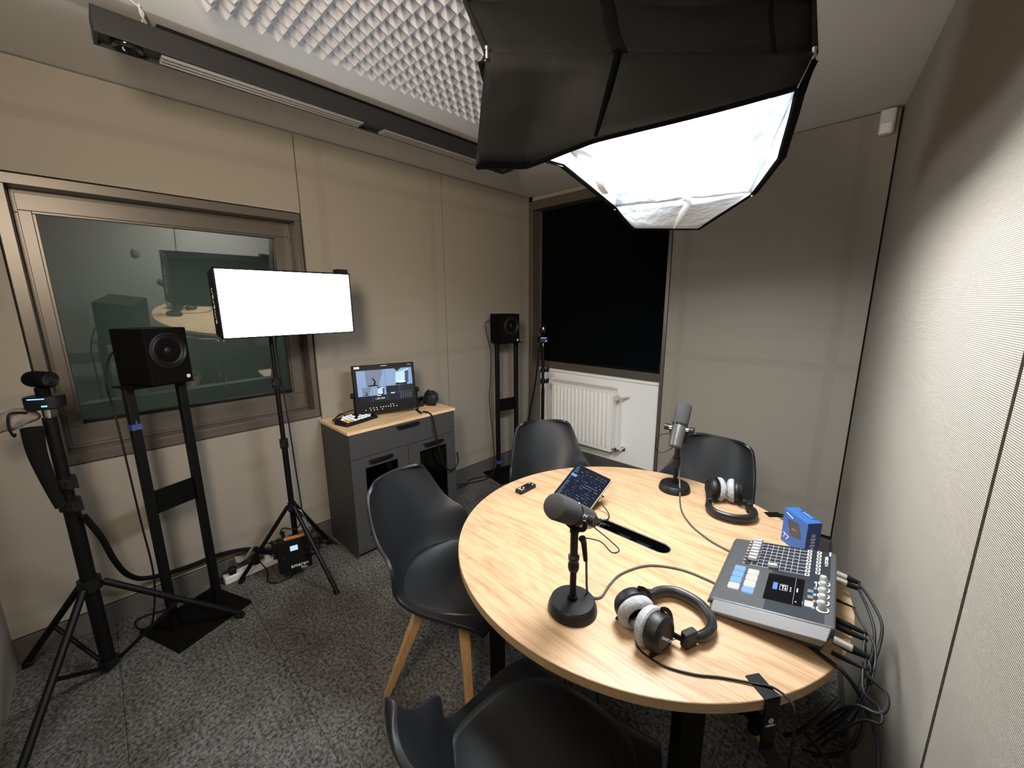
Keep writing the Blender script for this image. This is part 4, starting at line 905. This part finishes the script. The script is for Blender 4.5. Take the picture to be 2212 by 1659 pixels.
for k in range(8): uu = 0.0165 + 0.0186 * k; g.b2(uu - 0.0012, uu + 0.0012, 0.058, 0.178, 0.0008, 0.0014)
g.build('fader_slot', 'matte', mx, smooth=False)
for k in range(8):
    uu = 0.0165 + 0.0186 * k; vv = 0.066 if k < 7 else 0.118; o = mm()
    o.hexa([(uu - 0.0065, vv - 0.012, 0.006), (uu + 0.0065, vv - 0.012, 0.006), (uu + 0.0065, vv + 0.012, 0.006), (uu - 0.0065, vv + 0.012, 0.006)], [(uu - 0.005, vv - 0.011, 0.015), (uu + 0.005, vv - 0.011, 0.015), (uu + 0.005, vv + 0.011, 0.015), (uu - 0.005, vv + 0.011, 0.015)])
    o.b2(uu - 0.001, uu + 0.001, vv - 0.004, vv + 0.004, 0.001, 0.006); o.build('fader_cap', 'fader', mx, bevel=0.0015)
for k in range(8):
    uu = 0.0165 + 0.0186 * k; mm().b2(uu - 0.003, uu + 0.003, 0.042, 0.048, 0.001, 0.002).build('channel_light', ('pad_white', 'pad_white', 'pad_white', 'pad_white', 'pad_amber', 'pad_amber', 'pad_blue', 'pad_amber')[k], mx, smooth=False)
for c_, vv in enumerate((0.195, 0.217)):
    for k in range(8 - c_):
        uu = 0.0165 + 0.0186 * k; o = mm(); o.b2(uu - 0.006, uu + 0.006, vv - 0.005, vv + 0.005, 0.0008, 0.0025); bt = o.build('channel_button', 'whitep', mx, smooth=False)
        mm().b2(uu - 0.0035, uu + 0.0035, vv - 0.002, vv + 0.002, 0.0025, 0.0029).build('button_legend', 'matte', bt, smooth=False)
colr = [['pad_blue', 'pad_white'], ['pad_blue', 'pad_white'], ['pad_blue', 'pad_white'], ['pad_white', 'pad_blue']]
for i in range(4):
    for j in range(2):
        uu = 0.182 + 0.030 * i + 0.006 * j; vv = 0.042 + 0.034 * j
        mm().rbox((uu, vv, 0.002), (0.024, 0.026, 0.004), 0.003).build('sound_pad', colr[i][j], mx)
scn_ = mm().b2(0.175, 0.296, 0.112, 0.192, 0.0005, 0.002).build('display', 'lcd', mx, smooth=False)
mm().b2(0.215, 0.247, 0.127, 0.137, 0.002, 0.0023).build('display_icon', 'scr', scn_, smooth=False)
q_ = mm(); 
for (a0, a1, b0, b1) in ((0.218, 0.245, 0.142, 0.143), (0.218, 0.245, 0.158, 0.159), (0.218, 0.219, 0.142, 0.159), (0.244, 0.245, 0.142, 0.159), (0.222, 0.226, 0.145, 0.156), (0.230, 0.241, 0.153, 0.156), (0.222, 0.241, 0.148, 0.150), (0.224, 0.228, 0.164, 0.167), (0.232, 0.236, 0.164, 0.167), (0.240, 0.244, 0.164, 0.167), (0.176, 0.295, 0.1735, 0.174), (0.222, 0.240, 0.178, 0.181), (0.280, 0.284, 0.178, 0.181)): q_.b2(a0, a1, b0, b1, 0.002, 0.0022)
q_.build('display_graphic', 'scrw', scn_, smooth=False)
for (uu, vv, s_) in ((0.222, 0.206, 0.006), (0.248, 0.207, 0.006)): mm().b2(uu - s_, uu + s_, vv - s_, vv + s_, 0.0008, 0.003).build('menu_button', 'mixside', mx, bevel=0.0005)
mm().b2(0.268, 0.288, 0.197, 0.214, 0.0008, 0.004).build('record_button', 'pad_white', mx, smooth=False)
for k in range(5):
    uu = 0.176 + 0.028 * k; vv = 0.232
    kb = mm(); kb.lathe([(0, 0.022), (0.006, 0.022), (0.0075, 0.020), (0.0095, 0.004), (0.0095, 0.0)], Matrix.Translation((uu, vv, 0.001)), 20); kb.build('level_knob', 'fader', mx)
    rg = mm(); rg.lathe([(0.0095, 0.0), (0.0125, 0.0), (0.0125, 0.0015), (0.0095, 0.0015)], Matrix.Translation((uu, vv, 0.0008)), 20); rg.build('knob_ring', 'ink', mx)
    mm().b2(uu - 0.004, uu + 0.004, vv - 0.020, vv - 0.0145, 0.0008, 0.0016).build('knob_light', ('pad_white', 'pad_blue', 'led_blue', 'pad_amber', 'pad_blue')[k], mx, smooth=False)
FT = lambda u, v: TM2 @ Matrix(((1, 0, 0, u), (0, 1, 0, v), (0, 0, 1, 0.0012), (0, 0, 0, 1)))
text('MIXCAST 4', 0.0105, 'ink', mx, FT(0.058, 0.2335)); text('TASCAM', 0.006, 'ink', mx, FT(0.014, 0.241)); text('REC', 0.006, 'ink', mx, FT(0.278, 0.1905)); text('PHONES', 0.004, 'ink', mx, FT(0.19, 0.216))
# connectors and cables behind the mixer
mxw = mx.matrix_world.copy()
def MW_(u, v, z): p_ = mxw @ Vector((u, v, z)); return (p_.x, p_.y, p_.z)
def xlr(u, z, r, L1, path, label, metal='chrome', group='audio plugs and leads behind the mixer'):
    t = thing('audio_lead', label, 'audio cable', MW_(u, VD, z), 0, group); W0 = Vector(MW_(u, VD, z))
    d = Vector((mv.x, mv.y, -0.12)).normalized()
    MB().cyl((0, 0, 0), d * L1, r, n=18).cyl(d * (L1 * 0.9), d * (L1 * 0.92), r * 1.06, n=18).build('plug', metal, t)
    MB().cyl(d * L1, d * (L1 + 0.030), r * 0.92, r * 0.5, n=16).build('strain_relief', 'black', t)
    MB().tube([d * (L1 + 0.025)] + [Vector(q) - W0 for q in path], max(0.0026, r * 0.36), 8).build('cord', 'rubber', t)
    return t
xlr(0.028, 0.040, 0.0095, 0.026, [(2.655, -1.665, 0.775), (2.680, -1.72, 0.755), (2.678, -1.80, 0.735), (2.665, -1.87, 0.70), (2.672, -1.93, 0.66), (2.66, -1.97, 0.60), (2.60, -1.95, 0.5)], 'silver plugged audio lead at the back corner of the mixer nearest the blue box')
xlr(0.055, 0.038, 0.0095, 0.026, [(2.650, -1.70, 0.772), (2.668, -1.76, 0.752), (2.668, -1.83, 0.73), (2.657, -1.88, 0.69), (2.664, -1.95, 0.64), (2.64, -1.98, 0.57), (2.58, -1.93, 0.48)], 'silver plugged audio lead second from the blue box behind the mixer')
xlr(0.165, 0.045, 0.004, 0.012, [(2.640, -1.79, 0.785), (2.668, -1.84, 0.772), (2.672, -1.90, 0.752), (2.664, -1.95, 0.71), (2.64, -1.96, 0.6)], 'thin usb lead leaving the middle of the mixer back', 'black')
xlr(0.235, 0.036, 0.007, 0.034, [(2.655, -1.86, 0.762), (2.668, -1.90, 0.742), (2.655, -1.94, 0.69), (2.60, -1.93, 0.55)], 'black jack plug lead behind the mixer, upper of two', 'black')
xlr(0.256, 0.034, 0.007, 0.034, [(2.653, -1.89, 0.757), (2.664, -1.93, 0.735), (2.645, -1.96, 0.67), (2.59, -1.95, 0.52)], 'black jack plug lead behind the mixer, lower of two', 'black')
xlr(0.315, 0.036, 0.0105, 0.034, [(2.66, -1.925, 0.757), (2.69, -1.94, 0.748), (2.697, -1.965, 0.738), (2.685, -1.985, 0.725), (2.645, -1.97, 0.70), (2.60, -1.96, 0.60)], 'large silver audio plug at the mixer back corner nearest the camera')
xlr(0.338, 0.020, 0.005, 0.030, [(2.66, -1.965, 0.742), (2.685, -1.975, 0.732), (2.69, -2.0, 0.72), (2.66, -1.99, 0.69), (2.61, -1.97, 0.56)], 'thin black lead below the large silver plug on the mixer corner', 'black')
cable('power_lead', [(2.50, -1.895, 0.7556), (2.545, -1.915, 0.7556), (2.60, -1.94, 0.7556), (2.626, -1.95, 0.752), (2.655, -1.945, 0.715), (2.690, -1.96, 0.655), (2.700, -2.01, 0.60), (2.675, -2.05, 0.575), (2.63, -2.02, 0.58), (2.58, -1.98, 0.58)], 0.0045, 'thick black cable running from under the mixer over the table edge by the right wall')
cable('hanging_lead', [(2.625, -1.97, 0.70), (2.60, -2.00, 0.66), (2.57, -2.01, 0.60), (2.545, -1.99, 0.55)], 0.005, 'black cable hanging beneath the table edge under the mixer')

# ------------------------------------------------------------------ small things on the table
ZC = TZ + 0.0036
mc = cable('microphone_cable', [(2.103, -2.180, 0.955), (2.106, -2.172, 0.90), (2.105, -2.165, 0.84), (2.103, -2.155, 0.785), (2.106, -2.135, ZC + 0.004), (2.121, -2.112, ZC), (2.113, -2.052, ZC), (2.115, -1.985, ZC), (2.155, -1.898, ZC), (2.234, -1.849, ZC), (2.318, -1.842, ZC), (2.36, -1.85, ZC)], 0.0032, 'grey cable curving from the near microphone stand to the mixer', 'greycable')
MB().tube([(2.101, -2.186, 0.957), (2.103, -2.180, 0.94), (2.106, -2.174, 0.89)], lambda t: 0.0095 - 0.004 * t, 14).build('plug', 'black', mc)
cable('microphone_pigtail', [(2.094, -2.150, 0.982), (2.110, -2.125, 0.955), (2.150, -2.130, 0.945), (2.186, -2.150, 0.945), (2.180, -2.175, 0.948), (2.140, -2.160, 0.952), (2.108, -2.180, 0.958)], 0.0016, 'thin black looped lead joining the near microphone to its plug', 'rubber')
cable('microphone_cable', [(2.015, -1.30, 0.955), (2.020, -1.315, 0.90), (2.022, -1.328, 0.83), (2.035, -1.35, 0.79), (2.052, -1.385, ZC + 0.005), (2.070, -1.43, ZC), (2.110, -1.51, ZC), (2.165, -1.575, ZC), (2.221, -1.615, ZC), (2.273, -1.640, ZC), (2.36, -1.66, ZC)], 0.0032, 'grey cable running from the far microphone stand to the mixer', 'greycable')
cable('microphone_pigtail', [(1.985, -1.38, 1.01), (1.95, -1.38, 0.995), (1.935, -1.385, 0.95), (1.945, -1.37, 0.915), (1.975, -1.35, 0.925), (1.998, -1.335, 0.95)], 0.0018, 'thin black looped lead on the far microphone', 'rubber')
_hc = MB().tube([(2.262, -2.150, 0.79), (2.256, -2.175, 0.765), (2.268, -2.195, ZC), (2.299, -2.204, ZC), (2.34, -2.201, ZC), (2.391, -2.178, ZC), (2.437, -2.145, ZC), (2.491, -2.114, ZC + 0.001), (2.523, -2.099, ZC + 0.003), (2.553, -2.106, ZC), (2.565, -2.118, 0.738), (2.568, -2.125, 0.68), (2.57, -2.13, 0.60)], 0.0024, 8).build('cord', 'rubber')
bpy.context.view_layer.update(); _hc.parent = h1; _hc.matrix_parent_inverse = h1.matrix_world.inverted()
bx = thing('drive_box', 'small blue cardboard box for a portable drive standing behind the mixer', 'box', (2.419, -1.454, TZ))
e1 = Vector((0.727, -0.687, 0)); e2 = Vector((0.687, 0.727, 0))
bx.rotation_euler = (0, 0, math.atan2(e1.y, e1.x))
MB().b2(0, 0.100, 0, 0.046, 0.0005, 0.118).build('carton', 'blue', bx, bevel=0.0008)
MB().b2(0.1000, 0.1006, 0.0006, 0.0454, 0.001, 0.1175).build('side_panel', 'dblue', bx, smooth=False)
MB().tube([(0.025, 0.044, 0.1186), (0.030, 0.032, 0.1192), (0.075, 0.032, 0.1192), (0.080, 0.044, 0.1186)], 0.0012, 5, smooth=False).build('hang_tab', 'dblue', bx)
MB().b2(0.033, 0.072, 0.034, 0.0355, 0.1183, 0.1190).build('tab_edge', 'ink', bx, smooth=False)
pic = MB(); pic._f([pic._v(p) for p in ((0.036, -0.0008, 0.040), (0.082, -0.0008, 0.050), (0.066, -0.0008, 0.096), (0.020, -0.0008, 0.088))]); pic.build('picture', 'micgrey', bx, smooth=False)
TB = lambda u, z: Matrix(((1, 0, 0, u), (0, 0, -1, -0.001), (0, 1, 0, z), (0, 0, 0, 1)))
text('T7', 0.024, 'ink', bx, TB(0.020, 0.024) @ Matrix.Rotation(R(-12), 4, 'Z')); text('SAMSUNG', 0.0065, 'ink', bx, TB(0.026, 0.104) @ Matrix.Rotation(R(-12), 4, 'Z')); text('SAMSUNG', 0.004, 'orange', bx, TB(0.051, 0.067) @ Matrix.Rotation(R(8), 4, 'Z')); text('//', 0.014, 'ink', bx, TB(0.088, 0.020))
TSd = lambda v, z: Matrix(((0, 0, 1, 0.1008), (1, 0, 0, v), (0, 1, 0, z), (0, 0, 0, 1))) @ Matrix.Rotation(R(0), 4, 'Z')
for zz in (0.030, 0.052, 0.074):
    ic = MB(); 
    for a in range(16): ic.b2(0.1006, 0.1009, 0.023 + 0.006 * math.cos(2 * PI * a / 16) - 0.0006, 0.023 + 0.006 * math.cos(2 * PI * a / 16) + 0.0006, zz + 0.006 * math.sin(2 * PI * a / 16) - 0.0006, zz + 0.006 * math.sin(2 * PI * a / 16) + 0.0006)
    for a in range(3): ic.b2(0.1006, 0.1009, 0.014, 0.032, zz - 0.010 - a * 0.0015, zz - 0.0095 - a * 0.0015)
    ic.b2(0.1006, 0.1009, 0.021, 0.025, zz - 0.002, zz + 0.002); ic.build('feature_icon', 'ink', bx, smooth=False)
# black tape tab at the table edge
tp = MB(); tp.box((2.366, -1.283, TZ + 0.0006), (0.055, 0.036, 0.001), Matrix.Rotation(R(42), 3, 'Z')); tp.tube([(2.382, -1.268, TZ + 0.0016), (2.415, -1.245, TZ + 0.001), (2.46, -1.30, TZ + 0.002)][0:2], 0.002, 6, smooth=False)
tag(tp.build('tape_tab', 'matte'), 'black tape square at the table edge left of the blue box', 'tape')
# tablet
tl = thing('tablet', 'tablet with a dark app screen propped up behind the near microphone', 'tablet', (0, 0, 0))
BLp = Vector((1.655, -1.731, TZ + 0.006)); ex = Vector((0.975, -0.22, 0)).normalized(); upv = Vector((0.02, 0.165, 0.128)); upv = (upv - ex * upv.dot(ex)).normalized(); nz = ex.cross(upv).normalized()
TT = frame_m(BLp, ex, upv, nz); tl.matrix_world = TT
TWd, THt = 0.200, 0.172
MB().rbox((TWd / 2, THt / 2, -0.004), (TWd, THt, 0.007), 0.010).build('body', 'steel', tl, bevel=0.001)
MB().rbox((TWd / 2, THt / 2, 0.0), (TWd - 0.004, THt - 0.004, 0.0018), 0.009).build('bezel', 'gloss', tl)
MB().b2(0.008, TWd - 0.008, 0.008, THt - 0.008, 0.0009, 0.0013).build('screen', 'scrdark', tl, smooth=False)
random.seed(11)
ui = MB(); ub_ = MB(); um_ = MB()
for k in range(20):
    ui.b2(0.014, 0.020 + random.random() * 0.016, 0.013 + k * 0.0076, 0.0147 + k * 0.0076, 0.0013, 0.0016)
for i in range(13):
    for j in range(14):
        if random.random() < 0.55:
            xx = 0.050 + i * 0.0108; yy = 0.013 + j * 0.0108; t_ = random.random()
            (ui if t_ < 0.14 else (ub_ if t_ < 0.38 else um_)).b2(xx, xx + 0.002 + random.random() * 0.006, yy, yy + 0.0012 + 0.0014 * random.random(), 0.0013, 0.0016)
um_.build('app_button', 'scr_wall', tl, smooth=False)
ub_.b2(0.013, 0.045, 0.112, 0.124, 0.0013, 0.0015)
ui.build('app_text', 'scr_sky', tl, smooth=False); ub_.build('app_tile', 'scr', tl, smooth=False)
stn = MB(); stn.hexa([(0.05, 0.02, -0.0080), (0.15, 0.02, -0.0080), (0.15, 0.10, -0.0080), (0.05, 0.10, -0.0080)][::1], [(0.05, 0.02, -0.0076), (0.15, 0.02, -0.0076), (0.15, 0.10, -0.0076), (0.05, 0.10, -0.0076)])
inv = TT.inverted(); 
pA = inv @ (BLp + ex * 0.1 + upv * 0.10 + nz * -0.009); pB = inv @ Vector(((BLp + ex * 0.1).x + 0.03, (BLp + ex * 0.1).y + 0.16, TZ + 0.003))
stn.tube([pA + Vector((-0.04, 0, 0)), pB + Vector((-0.04, 0, 0)), pB + Vector((0.04, 0, 0)), pA + Vector((0.04, 0, 0))], 0.0025, 6, smooth=False)
stn.build('kickstand', 'black', tl)
cable('tablet_cable', [(1.852, -1.700, 0.790), (1.868, -1.702, 0.782), (1.905, -1.712, 0.762), (1.925, -1.735, 0.757), (1.926, -1.762, 0.756), (1.905, -1.776, 0.750), (1.895, -1.780, 0.715)], 0.0022, 'thin black cable from the tablet into the table slot', 'rubber')
pl = MB(); pl.rbox((0, 0, 0), (0.022, 0.012, 0.007), 0.002, frame_m((1.853, -1.700, 0.790), ex, upv)); 
tag(pl.build('usb_plug', 'chrome'), 'small silver usb plug at the right edge of the tablet', 'plug')
cl_ = MB(); 
for k in range(4): cl_.tube([(1.89 + 0.012 * k, -1.80 + 0.012 * (k % 2), 0.735), (1.90 + 0.012 * k, -1.785, 0.752), (1.91 + 0.012 * k, -1.77, 0.742)], 0.0045, 7)
tag(cl_.build('slot_plugs', 'blackp'), 'black plugs and leads bunched in the left end of the table slot', 'plug')
rm = thing('remote_control', 'small black remote control near the left edge of the table', 'remote control', (1.540, -1.772, TZ))
MB().rbox((0, 0, 0.0085), (0.038, 0.098, 0.015), 0.006).build('housing', 'blackp', rm, bevel=0.003)
for (a, b) in ((-.009, -.036), (.0, -.036), (.009, -.036), (-.009, -.025), (.009, -.025), (0, -.014), (-.009, .034), (.009, .034)): MB().cyl((a, b, 0.0155), (a, b, 0.0172), 0.0032, n=10).build('button', 'whitep', rm)
MB().lathe([(0.007, 0.0), (0.0125, 0.0), (0.0125, 0.0015), (0.007, 0.0015)], Matrix.Translation((0, 0.010, 0.0158)), 20).build('dial_ring', 'gloss', rm)
# headphone hook clamped to the table edge
hx, hy = 2.500, -2.104; rad = Vector((hx - TX, hy - TY, 0)).normalized()
hk = thing('headphone_hook', 'black clamp hook on the table rim below the near headphones cord', 'hook', (TX + rad.x * TR, TY + rad.y * TR, TZ)); hk.rotation_euler = (0, 0, math.atan2(rad.y, rad.x))
MB().b2(-0.052, 0.006, -0.017, 0.017, 0.0003, 0.0030).b2(0.002, 0.006, -0.017, 0.017, -0.085, 0.003).b2(-0.045, 0.006, -0.017, 0.017, -0.088, -0.084).build('clamp_frame', 'black', hk, bevel=0.0008)
MB().b2(0.002, 0.0055, -0.017, 0.017, -0.12, -0.085).hexa([(0.002, -0.017, -0.124), (0.085, -0.017, -0.136), (0.085, 0.017, -0.136), (0.002, 0.017, -0.124)], [(0.002, -0.017, -0.120), (0.085, -0.017, -0.132), (0.085, 0.017, -0.132), (0.002, 0.017, -0.120)]).b2(0.083, 0.087, -0.017, 0.017, -0.136, -0.118).build('hook_arm', 'black', hk, bevel=0.0008)
MB().cyl((-0.03, 0, -0.084), (-0.03, 0, -0.036), 0.005).cyl((-0.03, 0, -0.12), (-0.03, 0, -0.10), 0.012).cyl((-0.03, 0, -0.10), (-0.03, 0, -0.084), 0.005).build('clamp_screw', 'black', hk)
MB().cyl((-0.03, 0, -0.036), (-0.03, 0, -0.027), 0.014).build('clamp_pad', 'leaf', hk)
text('UGREEN', 0.006, 'ink', hk, Matrix(((0, 0, 1, 0.0064), (1, 0, 0, 0), (0, 1, 0, -0.062), (0, 0, 0, 1)))); 
MB().lathe([(0.0045, 0), (0.0058, 0), (0.0058, 0.0006), (0.0045, 0.0006)], Matrix(((0, 0, 1, 0.0062), (1, 0, 0, 0), (0, 1, 0, -0.050), (0, 0, 0, 1))), 20).b2(0.0062, 0.0066, -0.0025, -0.0012, -0.053, -0.047).b2(0.0062, 0.0066, 0.001, 0.0025, -0.053, -0.047).build('logo', 'ink', hk, smooth=False)
lf = MB(); lf.tube([(2.475, -2.05, 0.60), (2.485, -2.065, 0.615), (2.490, -2.075, 0.625), (2.500, -2.082, 0.618), (2.515, -2.085, 0.60), (2.52, -2.09, 0.585)], 0.010, 8, flat=(1, 0.4))
tag(lf.build('leather_strap', 'leaf'), 'tan strap hanging under the table edge beside the clamp hook', 'strap')
cable('hanging_loop', [(2.45, -2.03, 0.58), (2.47, -2.05, 0.625), (2.50, -2.075, 0.62), (2.535, -2.10, 0.60), (2.57, -2.11, 0.575), (2.60, -2.12, 0.54)], 0.004, 'black cord loop hanging with the tan strap under the table edge', cat='cord')

# ------------------------------------------------------------------ floor clutter
psx = thing('power_strip', 'white power strip with black plugs lying along the skirting under the window', 'power strip', (0.05, -2.50, 0.0), R(92))
MB().rbox((0, 0, 0.021), (0.33, 0.055, 0.040), 0.008).build('housing', 'whitep', psx, bevel=0.004)
for k, u in enumerate((-0.12, -0.06, 0.0, 0.06, 0.12)):
    MB().lathe([(0.018, 0.0), (0.019, 0.002), (0.021, 0.002), (0.021, 0.0)], Matrix.Translation((u, 0, 0.0408)), 20).build('socket', 'radiator', psx)
    if k in (0, 2, 3): MB().rbox((u, 0, 0.060), (0.038, 0.04, 0.036), 0.012).build('plug', 'blackp' if k != 3 else 'whitep', psx, bevel=0.004)
pap = MB(); pap.grid(lambda u, v: Vector((0.02 + 0.06 * v + 0.01 * math.sin(u * 9), -2.60 + 0.30 * u, 0.10 + 0.04 * v + 0.025 * math.sin(u * 13 + v * 4) * (0.4 + v))), 20, 8)
tag(pap.build('plastic_bag', 'bag', solid=0.001), 'crumpled pale plastic bag behind the power strip', 'bag')
random.seed(5)
for k in range(7):
    pts = [(0.07 + 0.03 * random.random(), -2.42, 0.05 + 0.02 * k)]
    for j in range(6): pts.append((0.05 + 0.14 * random.random(), -2.36 + 0.052 * j + 0.02 * random.random(), 0.012 + 0.05 * random.random() + 0.014 * k * math.sin(PI * j / 6)))
    pts[-1] = (0.05 + 0.02 * k, -2.07, 0.012)
    cable('floor_cable', pts, 0.004 + 0.001 * (k % 3), 'black cable in the tangle on the floor left of the cabinet', group='tangled cables left of the cabinet')
cable('floor_cable', [(0.05, -2.49, 0.06), (0.13, -2.47, 0.02), (0.22, -2.49, 0.006), (0.27, -2.46, 0.005), (0.28, -2.40, 0.005), (0.24, -2.36, 0.005), (0.2, -2.34, 0.02)], 0.0035, 'black cable loop on the carpet below the lamp control box')
cable('floor_cable', [(0.03, -1.25, 0.010), (0.06, -1.10, 0.008), (0.10, -0.98, 0.008), (0.09, -0.90, 0.008), (0.05, -0.86, 0.008), (0.07, -0.75, 0.008), (0.13, -0.70, 0.02)], 0.005, 'black cable on the floor between the cabinet and the far loudspeaker stand')
cable('floor_cable', [(2.2, -1.95, 0.01), (2.0, -1.85, 0.008), (1.9, -1.80, 0.3), (1.93, -1.79, 0.665)], 0.004, 'black cable dropping from the table tray to the floor')

wk = thing('wall_knob', 'rounded grey green fitting on the right wall at the right edge of the picture', 'fitting', (2.797, -2.315, 1.185))
MB().lathe([(0.0, 0.018), (0.02, 0.016), (0.032, 0.010), (0.036, 0.004), (0.036, 0.0), (0, 0)], Matrix.Rotation(TC, 4, 'Z') @ Matrix.Rotation(R(-90), 4, 'Y') @ Matrix.Diagonal((1.35, 1, 1, 1)), 32).build('cover', 'moss', wk)
